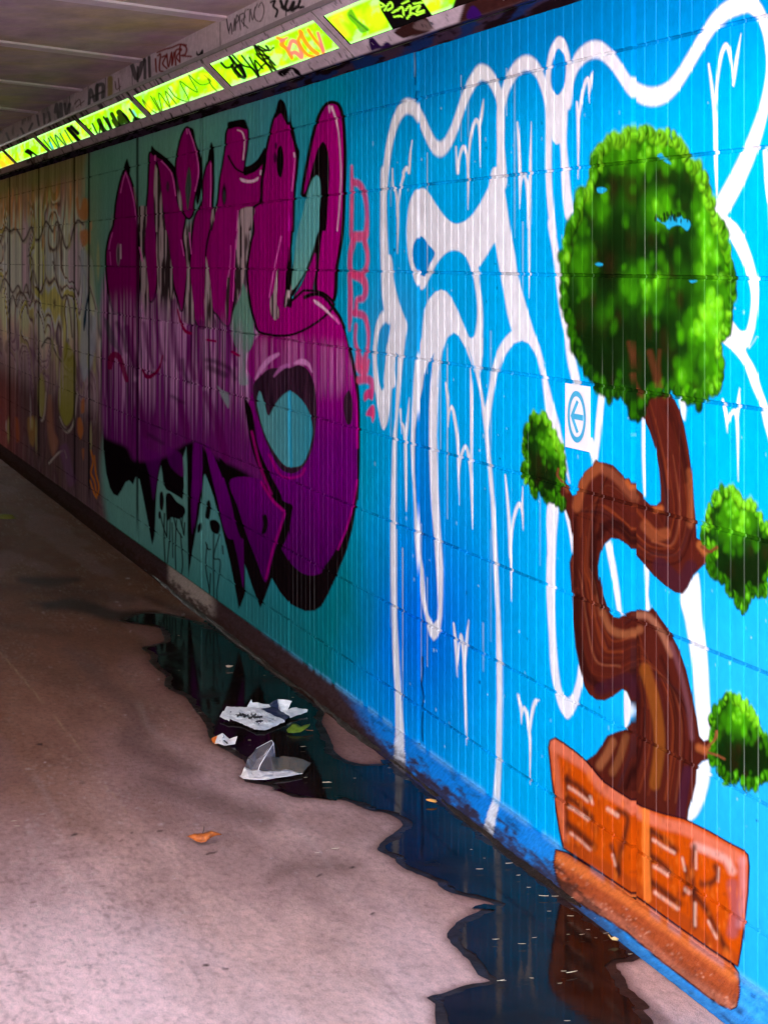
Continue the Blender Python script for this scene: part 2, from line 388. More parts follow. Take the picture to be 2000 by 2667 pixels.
    # heavy black tops and shoulders
    for sp in ('P1 335,880 355,930 370,1010 350,1070 322,1000 300,1080 300,980', 'P1 600,740 640,780 720,840 800,910 860,990 850,1060 800,970 700,890 600,830',
               'P1 1000,545 1050,560 1080,700 1130,840 1150,1000 1130,1250 1100,1380 1080,1330 1110,1050 1108,940 1070,780', 'P1 1245,700 1275,800 1275,1100 1250,1400 1240,1380 1255,1100 1240,900 1200,960 1215,830',
               'P2 180,490 240,470 320,455 370,465 385,560 280,535 190,560', 'P2 350,980 420,950 500,885 540,820 580,760 590,830 560,930 500,1000 430,1040 355,1060',
               'P2 690,440 715,280 745,235 790,270 825,400 820,520 760,390', 'P2 850,320 865,470 900,600 930,740 955,800 950,900 925,1100 910,1280 890,1300 915,1000 915,850 880,680 840,540 835,450',
               'P2 575,760 600,830 585,1000 565,1110 552,1400 540,1330 560,1050'):
        S.poly(sp, BLK, soft=1.3, idn=ID_PURPLE)
    S.stroke('P2 185,850 220,920 270,990 340,1030', 2.6, BLK); 
    S.poly('P2 720,770 755,740 780,830 780,960 755,1080 725,1060 705,950', BLK, soft=1.3)
    S.ell(*pt('P2 690,870')[0], 4, 14, lin(70, 10, 60)); S.ell(*pt('P2 700,740')[0], 3, 9, lin(70, 10, 60))
    S.ell(*pt('P2 140,1270')[0], 5.5, 27, BLK); S.ell(*pt('P2 142,1290')[0], 3, 18, lin(60, 66, 66))
    S.ell(*pt('P1 775,1180')[0], 4, 14, lin(80, 40, 66)); 
    S.poly('P1 1005,970 1030,1150 1010,1330 990,1440 970,1300 965,1180', lin(72, 84, 80), soft=2)
    # bare slots where the old coat shows
    def slot(x, y):
        i = np.clip(((x - S.x0) / S.st).astype(int), 0, S.W - 1); j = np.clip(((y - S.y0) / S.st).astype(int), 0, S.H - 1)
        return mixc(lin(190, 166, 172), lin(58, 44, 48), sstep(.45, .6, vnoise(x / 3.4, y / 90, 5)))
    for sp in ('P1 640,950 690,1100 715,1380 735,1500 740,1659 640,1659', 'P3 665,0 760,0 800,250 830,500 840,700 800,960 690,960 665,500', 'P1 455,1659 465,1400 520,1390 545,1400 530,1659',
               'P3 480,0 530,0 520,200 545,400 570,700 580,960 520,900 480,500', 'P3 970,50 1000,100 1010,380 1040,700 1060,1000 940,980 960,800 985,500', 'P1 870,1060 900,1200 940,1430 910,1440 870,1200',
               'P3 1185,280 1215,430 1240,640 1260,860 1300,1040 1190,1040', 'P1 1260,1420 1300,1400 1260,1600 1230,1659', 'P2 310,1440 460,1410 450,1550 420,1659 290,1659', 'P4 80,0 200,0 160,400 120,620 60,760 60,400',
               'P4 470,640 500,440 520,400 510,600 500,780 530,880 520,940 480,968 440,900 430,750', 'P3 1400,850 1420,500 1450,420 1420,1000', 'P4 610,780 590,830 600,700 640,560 660,640'):
        S.poly(sp, slot, soft=1.6, idn=ID_PURPLE)
    S.poly('P4 625,180 650,150 665,300 660,520 640,640 610,640 620,400', BLK, soft=2); S.poly('P4 615,740 660,700 660,830 620,830', BLK, soft=2)
    S.poly('S 275,800 330,770 380,790 430,800 480,830 530,850 575,830 610,850 640,930 600,1000 450,960 330,950 280,900', chrome, soft=38, alpha=.62)
    for sp, w in (('P3 640,700 650,1000 700,1300 740,1400', [7, 6, 5, 3]), ('P3 1130,1000 1135,1300 1150,1659', [8, 7, 7]), ('P3 840,760 830,1000 860,1300 900,1500', [6, 6, 7, 5]), ('P3 1430,1050 1460,1250 1500,1450', [4, 6, 6]), ('P3 520,1000 560,1250 620,1480', [5, 6, 3]), ('P3 1000,1150 1010,1400 1060,1600', [4, 7, 7]), ('P5 420,0 480,300 540,560', [7, 8, 8]), ('P5 900,200 960,420 980,600', [6, 8, 7]), ('P5 1180,100 1300,420 1400,800', [8, 10, 10]), ('P3 330,1050 400,1350 440,1550', [8, 9, 7])):
        S.stroke(sp, w, lin(104, 0, 92), soft=5, alpha=.68)
    for sp, w in (('P3 1200,1400 1300,1420 1450,1500 1500,1600', 6), ('P3 1220,1480 1400,1560', 8), ('P5 570,545 640,590 720,640', 4), ('P5 820,130 940,200', 4), ('P3 930,1400 960,1560 1000,1640', 5), ('P3 230,1000 290,1150 330,1300', 6), ('P5 860,720 930,760', 4)):
        S.stroke(sp, w, lin(44, 20, 40), soft=6, alpha=.6)
    # bowl key line, shadow band and the teal eye
    S.stroke('P4 800,720 880,690 970,690 1040,740 1100,820 1180,930 1230,1050', 3.4, BLK, ay=1.6)
    S.stroke('P6 1290,30 1335,220 1375,460 1388,700 1388,1000 1385,1300 1372,1659', 3.0, BLK)
    S.stroke('P7 1430,40 1400,230 1350,440 1275,640 1180,790', [4, 6, 9, 14, 16], BLK)
    def grim(x, y): return mixc(lin(66, 38, 58), lin(36, 18, 32), vnoise(x / 4.5, y / 70, 91))
    S.poly('P6 250,420 330,320 420,250 560,240 640,240 720,212 800,230 860,300 912,450 932,700 915,950 870,1150 800,1290 720,1365 640,1380 540,1330 450,1180 370,1000 315,830 260,640', grim, soft=1.5, idn=ID_PURPLE)
    S.stroke('P6 270,360 340,240 420,150 520,90', [2, 5, 5, 3], lin(226, 150, 214), alpha=.8, ay=1.5); S.stroke('P6 690,190 770,170 840,200 880,280', [2, 5, 4, 2], lin(226, 150, 214), alpha=.8, ay=1.5)
    S.stroke('P6 470,330 540,250 610,210', [2, 4, 3], lin(206, 120, 196), alpha=.7, ay=1.5)
    S.poly('P6 620,500 680,505 780,600 850,720 887,900 870,1050 830,1180 770,1285 680,1312 600,1302 520,1220 420,1060 360,920 312,750 288,600 316,488 360,600 412,755 480,640 560,540',
           lambda x, y: mixc(lin(92, 160, 164), lin(50, 150, 172), np.clip((x - 690) / 120, 0, 1)), soft=1.3, idn=ID_BASE)
    S.stroke('P6 640,500 640,900 650,1300', 4.5, lin(30, 170, 214), alpha=.8)
    S.poly('P6 1280,480 1310,560 1318,700 1300,840 1260,850 1225,700 1230,560', grim, soft=2)
    # lower diagonals
    MAG = lin(176, 0, 128)
    S.poly('P6 150,560 230,700 300,1080 400,1330 560,1659 470,1659 340,1400 240,1150 190,900', BLK, soft=2)
    S.poly('P7 0,0 60,0 70,80 30,250 0,470', purple, soft=1.6, alpha=.8)
    S.poly('P5 1050,640 1140,660 1140,1100 1100,1290 1060,1560', purple, soft=1.6, alpha=.9)
    S.poly('P5 490,560 560,700 700,760 680,900 620,1250 580,1000 520,780', purple, soft=4, alpha=.55); S.poly('P5 770,680 900,740 940,820 940,1000 800,880', purple, soft=4, alpha=.6)
    S.poly('P5 1180,640 1280,800 1400,1130 1540,1659 1420,1659 1310,1250', purple, soft=1.6)
    S.poly('P7 225,0 330,0 400,220 440,430 443,930 400,700 330,400', purple, soft=1.6)
    S.poly('P5 1330,800 1420,900 1600,1400 1659,1659 1560,1659 1450,1250', BLK, soft=2)
    S.poly('P7 330,0 400,250 470,470 560,700 635,885 690,700 760,450 805,275 700,180 600,0', purple, soft=1.5)
    S.stroke('P7 640,60 720,160 800,225 845,230', [8, 9, 9, 7], BLK); S.stroke('P7 845,240 830,330 795,450 755,580', [8, 6, 6, 6], BLK)
    S.stroke('P7 600,20 700,180 790,265', 3.2, MAG, soft=3); S.stroke('P7 800,290 760,420 700,600 640,850', 2.6, MAG, soft=3, alpha=.8)
    S.stroke('P6 230,930 330,1330 440,1600', 3, MAG, soft=3, alpha=.8); S.stroke('P6 420,1180 540,1400 640,1430 760,1400 800,1330', 3.2, MAG, soft=3, alpha=.85)
    S.stroke('P7 1425,0 1390,220 1330,430 1260,600', 2.2, lin(190, 0, 150), soft=2, alpha=.8); S.stroke('P6 1300,330 1345,520 1362,760 1370,1100', 3, lin(190, 0, 150), soft=3, alpha=.8)
    S.poly('P7 610,310 640,300 655,370 640,450 600,470 615,390', BLK, soft=2)
    S.stroke('P3 150,1480 165,1380 200,1340 250,1370 290,1480 330,1620', [6, 8, 8, 7, 6, 5], lin(140, 0, 70), alpha=.9); S.stroke('P3 500,1500 550,1580 600,1570 680,1490 720,1350', [2, 5, 5, 3, 1.5], lin(140, 0, 70))
    S.stroke('P3 880,850 920,1000 970,1090 1020,1110', [2, 3, 4, 4], lin(150, 0, 70)); S.stroke('P4 20,1310 90,1350', 3.5, lin(150, 0, 80)); S.stroke('P3 1200,1180 1290,1195', 3, lin(150, 0, 80))
    # pink and pale highlights
    HI = lin(236, 96, 196); PA = lin(240, 196, 226)
    for sp, w, cc in (('P1 318,1030 290,1130 265,1250', 1.3, HI), ('P1 320,1030 370,1180 410,1350 445,1620', 1.5, HI), ('P1 700,900 760,960 820,1050 860,1280', 1.5, HI), ('P1 640,850 640,900', 2, HI),
                      ('P1 1000,560 1050,700 1090,850 1108,1000 1100,1100 1070,1230', 1.5, HI), ('P1 980,560 985,610', 1.8, HI), ('P1 1240,930 1240,1200 1235,1400', 1.4, HI), ('P2 285,570 330,590 355,650 360,720 345,890', 1.8, PA),
                      ('P2 535,1010 530,1050', 1.8, PA), ('P2 895,820 900,860', 2.2, PA), ('P2 903,880 890,1050 870,1230', 1.6, HI), ('P2 1300,320 1340,430 1375,600 1395,850 1400,1100 1385,1400 1360,1659', [3.2, 2.6, 1.6, 1.5, 1.5, 1.6, 1.2], PA),
                      ('P3 180,20 150,130 140,200', 1.2, HI), ('P3 1455,160 1455,300 1430,500', 1.2, HI), ('P3 1510,100 1495,400 1480,760', 1.2, HI), ('P3 1530,0 1510,200', 1.2, HI), ('P4 550,60 490,330 440,600 420,720', 1.6, HI),
                      ('P3 920,100 950,270', 1.3, HI), ('P3 1010,20 1030,250', 1.3, HI), ('P3 470,180 500,330', 1.3, HI), ('P3 150,230 160,370', 1.1, HI), ('P2 290,1440 275,1659', 1.3, HI), ('P2 830,1659 850,1300', 1.2, lin(200, 20, 170))):
        S.stroke(sp, w, cc, soft=1.2)
    S.poly('P2 310,1090 340,1095 400,1110 460,1105 515,1075 500,1115 440,1140 370,1140 320,1120', PA, soft=1.2); S.poly('P2 1265,310 1275,300 1285,340 1280,390 1268,360', PA, soft=1.2)
    S.poly('P4 900,745 950,770 1030,840 1110,930 1160,990 1100,940 1000,850 910,780', PA, soft=1.6); S.stroke('P4 1110,920 1170,1000', 3, HI, soft=2.5)
    S.stroke('P1 410,1190 430,1330 450,1450', 1.4, lin(170, 140, 140)); S.ell(*pt('P3 240,260')[0], 5, 27, lin(150, 130, 140)); S.ell(*pt('P3 240,260')[0], 2.6, 23, lin(70, 40, 60)); S.stroke('P3 265,150 268,300', 1.2, PA)
    # black drippy tag under the letters
    for sp, w in (('P5 760,1190 800,1180 870,1270 950,1330 960,1400 900,1460 820,1440 770,1480 755,1300', None), ('P5 690,1180 715,1160 735,1260 715,1370 690,1340', None), ('P5 1200,1270 1225,1255 1240,1330 1220,1460 1180,1440 1190,1350', None), ('P5 1230,1480 1290,1470 1340,1530 1320,1620 1250,1590', None),
                  ('P5 675,1390 695,1380 700,1440 680,1460', None), ('P5 1100,1530 1130,1500 1130,1580 1100,1610', None)):
        S.poly(sp, BLK, soft=1.6)
    for sp in ('P5 770,1300 765,1659', 'P5 800,1450 795,1659 | W5 1205,1290', 'P5 840,1440 870,1560 930,1659', 'P5 950,1350 930,1500 945,1620', 'P5 910,1460 935,1560', 'P5 740,1400 735,1659 | W5 1190,1290', 'P5 690,1380 720,1520 760,1640',
               'W5 1240,1000 1245,1250', 'W5 1270,980 1262,1200 1270,1410', 'W5 1300,1080 1315,1300 1298,1420', 'W5 1330,1000 1325,1090', 'P7 120,540 140,600 160,600', 'P7 190,420 185,650 190,1060', 'P7 240,470 200,600 190,680 240,690 235,820 215,950 220,1080', 'P7 130,560 120,750 150,960 150,1020', 'P7 160,810 150,1000', 'P7 265,570 270,640'):
        S.stroke(sp, 1.5, BLK)

def paint_red(S):
    R = lambda x, y: mixc(lin(236, 70, 116), lin(196, 60, 130), vnoise(x / 6, y / 60, 14))
    k = dict(soft=3.0, alpha=.88, idn=ID_RED, ay=1.6)
    S.stroke('B1 48,-50 50,150 45,480', [3, 4.5, 4.5], R, **k); S.stroke('B1 60,70 110,90 150,170 168,300 165,440 150,490 60,500', [6, 6, 6, 5, 6, 8, 8], R, **k)
    S.stroke('B1 60,540 35,660 45,780 110,800 160,750 172,640 150,540', [7, 6, 6, 6, 5, 5, 6], R, **k)
    S.stroke('B1 30,800 38,950 35,1100 30,1230', [5, 6, 6, 3], R, **k); S.stroke('B1 50,800 130,830 158,900 140,980 90,1000 80,1060 70,1100', [6, 8, 7, 6, 5, 5, 5], R, **k)
    S.stroke('B1 70,1100 140,1120 172,1200 178,1330 160,1430 130,1500 100,1420 75,1320 80,1200', [6, 6, 5, 4, 5, 8, 6, 4, 4], R, **k)
    S.stroke('B1 90,1450 100,1530 150,1560 178,1480', [4, 7, 7, 4], R, **k)
    S.stroke('P6 1390,370 1460,360 1530,400 1520,520', [7, 7, 7, 6], R, **k); S.poly('P6 1440,540 1470,480 1540,470 1530,590 1490,570 1450,600', R, soft=2.5, idn=ID_RED); S.poly('P6 1465,750 1500,670 1545,640 1560,740 1535,830 1520,770', R, soft=2.5, idn=ID_RED)

def paint_white(S, U, V):
    Wn = lambda x, y: mixc(lin(238, 242, 250), lin(216, 220, 230), vnoise(x / 5, y / 45, 61) * .8)
    k = dict(soft=2.6, idn=ID_WHITE)
    AY = 2.5
    ka = dict(soft=2.4, idn=ID_WHITE, ay=AY)
    def P(sp, **q):
        a = dict(k); a.update(q); S.poly(sp, Wn, **a)
    def St(sp, w, **q):
        a = dict(ka); a.update(q); S.stroke(sp, w, Wn, **a)
    # first letter: long arch and left stem
    St('B1 345,1090 320,950 310,750 302,550 298,300 300,0 | W2 945,1200 965,1000 990,850 1030,720 1080,655 1130,665 1180,740 1220,830 1260,900 1297,918 1340,880 1390,770 1440,620 1490,510 1540,445 1590,460 1640,540 1668,650 | B1 1215,-20 1222,80', [13, 11, 10, 9.5, 8, 7.6, 7.5, 7.5, 7.5, 7.8, 8, 8, 8, 8, 8, 8, 8, 8, 8, 8.4, 8.4, 8.4, 8.4, 9, 9, 9])
    P('B1 330,1000 300,650 355,650 380,850 415,1000 450,1100 482,1190 470,1300 450,1450 435,1600 425,1680 405,1680 412,1590 418,1480 395,1412 385,1520 384,1680 305,1680 320,1450 338,1300 356,1165 345,1080')
    St('B1 340,1115 295,1135 258,1200 236,1330 228,1480 235,1600 | B2 75,60 82,200 95,330', [6, 6.5, 5.5, 4.6, 4.6, 5, 4.6, 5, 6])
    P('B2 66,0 75,200 90,400 110,540 145,662 180,590 200,450 215,300 228,180 240,60 245,0 180,-20 165,180 155,310 135,352 113,300 95,180 86,0')
    P('B2 265,60 255,250 245,400 235,600 222,720 215,900 208,1200 204,1500 | B3 204,100 206,300 212,560 220,900 235,1200 240,1500 240,1680 | F2 775,500 780,600 770,700 800,740 845,745 840,600 822,300 | B3 300,1450 282,1200 266,900 251,600 245,400 244,0 | B2 240,1300 245,900 250,700 270,450 290,200 306,0', soft=2.2)
    # white body
    bat = ('B1 1160,-40 1120,110 1060,230 1000,320 940,375 880,398 830,385 770,330 700,230 640,140 605,120 545,140 505,230 482,380 480,520 495,660 520,770 555,870 592,917 620,900 660,820 720,705 780,635 840,607 900,618 950,670 985,750 1005,790 1040,745 1100,660 1170,545 1215,520 1275,420 1245,100 1235,-40')
    P(bat)
    P('B1 1150,560 1172,545 1190,640 1215,780 1240,930 1270,1100 1305,1240 1240,1310 1190,1400 1150,1540 1130,1659 | B2 1010,170 980,300 960,420 946,480 925,520 945,680 970,660 985,540 1010,380 1040,220 1080,90 | B1 1210,1540 1260,1420 1320,1340 1385,1315 1440,1340 1490,1420 1530,1540 1555,1659'
      '| B2 1350,90 1390,230 1410,400 1425,560 1470,640 1520,800 1570,950 1605,1080 1612,1080 1590,950 1560,780 1530,620 1480,450 1440,290 1400,130 | B1 1560,1500 1520,1350 1475,1235 1430,1080 1385,930 1345,770 1330,640 1290,420 1255,200 1200,300', smooth=False)
    P('B1 985,740 1010,850 1028,960 1036,1080 1030,1190 1012,1280 990,1302 1030,1380 1070,1450 1075,1300 1078,1150 1070,1000 1050,850 1040,745')
    P('B1 600,1290 608,1180 620,1070 655,990 705,935 750,918 790,930 830,980 880,1080 930,1200 965,1285 992,1304 1030,1260 1078,1300 1072,1450 1062,1560 | B2 905,150 900,240 940,470 960,560 950,760 945,680 925,520 900,350 870,210 815,10 | B1 1010,1560 980,1470 940,1370 890,1280 850,1253 800,1290 760,1400 735,1540 720,1680'
      '| B2 590,150 575,400 565,700 570,900 575,1100 590,1400 608,1640 | B3 615,250 612,450 605,620 590,740 565,790 540,812 510,770 490,700 480,640 460,560 430,400 410,200 395,20 | B2 390,1300 370,1000 362,780 370,500 380,300 400,100 | B1 550,1480 575,1370', smooth=False)
    # re-open the blue inside the double stem
    def bl(x, y): return mixc(lin(0, 142, 216), lin(4, 116, 222), np.clip((y - 950) / 600, 0, 1))
    for sp in ('B1 600,498 650,560 702,630 660,720 622,810 592,800 545,740 524,650 530,570 560,510',):
        S.poly(sp, lin(0, 138, 212), soft=2, idn=ID_BASE)
    S.poly('B2 545,58 500,130 465,230 452,330 430,430 410,540 395,660 390,790 390,1000 400,1200 420,1450 438,1640 | B3 460,250 475,480 500,610 540,682 570,640 575,540 565,300 546,0 | B2 525,1300 515,1100 505,800 505,500 515,300 530,150', bl, soft=2, smooth=False, idn=ID_BASE)
    P('B2 945,480 960,560 985,540 970,660 980,800 1000,1000 1025,1300 1040,1640 | B3 1062,600 1078,1000 1080,1300 1075,1659 | F2 1440,250 1435,700 1425,930 1400,1050 1380,1165 1310,1130 1350,1000 1385,900 1400,700 1410,250 | B3 1040,1300 1035,1000 1030,600 1002,0 | B2 1010,1659 990,1200 965,950 950,760', smooth=False)
    # second letter
    St('B1 1240,60 | W3 5,720 40,545 85,450 140,393 190,390 235,430 270,510 295,600 304,700 304,900 304,1070 315,1250 335,1450 | T1 95,780 125,950 150,1150 180,1380 215,1560 | T2 440,180 475,340', [9, 8.6, 8.6, 8.4, 8, 8, 8, 8, 8, 8, 8, 8, 7.5, 7.5, 7.5, 7.5, 8, 8.5, 9, 9.5, 9.5])
    P('W3 285,470 300,360 325,275 365,222 400,238 425,300 440,380 436,480 425,600 418,760 415,880 430,1050 450,1250 475,1420 | T1 265,680 240,720 215,760 | W3 400,1300 385,1100 375,885 350,887 325,850 318,700 300,560')
    S.poly('W3 365,295 330,370 317,460 325,540 360,585 395,540 412,450 405,350', lambda x, y: lin(0, 146, 222) + 0 * x[..., None], soft=2, idn=ID_BASE)
    St('W3 425,620 438,490 470,395 520,332 580,303 630,310 690,362 750,445 800,520 860,570 920,592 980,590 1040,562 1100,498 1180,370 1250,250 1330,130 1410,58 1480,28 1540,15 1595,60 1640,150 1665,280 1672,420 1655,560 1620,720 1560,900 1480,1080 1400,1230 1320,1360', [9] + [9.2] * 8 + [9.8] * 17 + [12, 14, 15, 15, 15])
    P('T1 1265,690 1330,680 1370,728 1440,790 1500,900 1560,1080 1592,1250 1580,1400 1560,1550 1520,1680 | T2 1590,60 1560,110 1520,140 1580,260 1620,390 1650,470 1700,640 1700,800 1640,620 1610,490 1560,370 1510,240 1450,160 1370,90 | T1 1300,1600 1365,1440 1410,1490 1460,1550 1500,1547 1530,1430 1537,1280 1500,1130 1450,1010 1390,900 1290,790')
    St('T1 1640,270 1655,400 1680,600 1690,800', [6, 7, 8, 8])
    # stems seen round the bonsai
    P('T2 300,1090 360,1080 352,1300 345,1500 345,1640 | T3 343,200 345,400 356,600 376,780 400,860 425,872 450,850 480,760 495,660 520,720 492,880 460,960 420,1003 380,950 350,860 320,700 308,500 292,200 295,0 | T2 297,1400', soft=2.6)
    St('T2 640,365 618,560 595,790 582,835', [8, 7.5, 6, 4]); P('T2 545,700 575,690 610,800 585,850')
    St('T2 888,540 890,800 898,1040', [3, 3.4, 2]); P('T2 1110,440 1148,450 1146,580 1130,560', soft=3.5)
    P('T2 400,1120 425,1140 455,1300 450,1400 430,1260', soft=2); 
    P('T2 655,1345 688,1318 720,1480 745,1650 | T3 758,375 728,330 690,100 670,0', smooth=False); P('T2 900,1470 925,1500 920,1659 | T3 932,335 905,330 893,0', smooth=False)
    P('T3 1118,235 1195,130 1228,105 1252,400 1282,600 1296,850 1302,1150 1230,1110 1214,950 1188,650 1150,400', soft=4); P('T3 1212,1310 1292,1255 1298,1360 1268,1490 1215,1605 1155,1630 1188,1480', soft=5)
    P('T3 772,815 800,845 816,950 800,1030 778,1065', soft=2)
    # quick flicks of the fat cap
    for sp in ('W2 1000,1040 1005,1150 1020,1180 1030,1240 1033,1330 | B1 410,300 411,420 406,630', 'B1 410,280 430,120 455,20 | W2 1070,1060 1090,1035 1102,1060 1110,960 1120,865', 'W2 1392,905 1402,1065 1415,960 1440,905 1460,960 1468,1100 1466,1290', 'W2 1468,1060 1478,880 1500,770 1520,740 1535,780 1542,1030', 'W2 1536,790 1550,700 1563,610',
               'W3 112,755 122,900 128,1060 126,1285', 'W3 127,1250 135,1120 152,1075 170,1130 180,1250 183,1400 | B1 1440,400 1442,700 1440,980', 'W3 183,1380 190,1100 198,750', 'W3 480,630 488,750 487,1100', 'W3 488,770 505,620 530,510 548,485 556,630', 'W3 555,570 565,490 577,435',
               'W3 1293,395 1315,550 1330,700 1335,950 1340,1205', 'W3 1329,700 1345,500 1370,340 1400,275 1425,340 1446,520', 'W3 1445,520 1460,400 1493,205', 'B2 635,295 650,400 655,635', 'B2 655,590 665,510 685,485 710,600 730,750 735,900 741,1250', 'B2 738,1010 755,870 790,795 815,860 835,1000 840,1200 846,1440', 'B2 836,950 838,400 828,170',
               'B2 280,505 290,690', 'B2 285,600 305,640 318,760 322,1000 325,1300', 'B2 320,760 335,600 351,410', 'B2 1103,1020 1120,1200 1135,1400 1145,1659 | B3 1148,150 1152,500', 'B2 1147,1620 1160,1420 1185,1300 1215,1245 1235,1290 1243,1450', 'B2 1235,1280 1241,1110',
               'B3 698,680 715,850 726,1095', 'B3 726,1010 740,850 755,770 770,850 780,1000 786,1200 796,1500 796,1630', 'B3 784,1010 800,800 817,650', 'B3 1203,1240 1225,1340 1230,1465', 'B3 1229,1410 1250,1340 1275,1400 1290,1520 | T3 190,1150 190,1405', 'B3 1292,1560 1310,1400 1340,1290 1372,1278',
               'T2 1380,455 1400,540 1408,655', 'T2 1408,600 1430,540 1455,526 1470,600 1475,955', 'T2 1470,570 1478,470 1484,380', 'W3 1640,935 1648,1100 1655,1250'):
        Q = pt(sp); n = len(Q)
        mx = sum(q[0] for q in Q) / n
        w0 = .9 + 1.9 * (mx + 665) / 2400.0
        ws = [w0 * (.55 + 1.0 * math.sin(math.pi * (i + .4) / n)) for i in range(n)]; ws[-1] = .7
        S.stroke(Q, ws, Wn, soft=1.3, idn=ID_WHITE, ay=1.6)
    # thin pale upright lines at the rib pitch
    rs = np.random.RandomState(8)
    for k2 in range(60):
        u = round(rs.uniform(5.2, 9.2) / .0707) * .0707
        x = 13326.0 / (u + .566) - 665
        y0 = rs.uniform(100, 1700); L = rs.uniform(60, 420)
        if x < 960: continue
        S.stroke([(x, y0), (x, y0 + L)], [1.1, .6], lin(210, 228, 240), smooth=False, soft=1, alpha=rs.uniform(.35, .9))

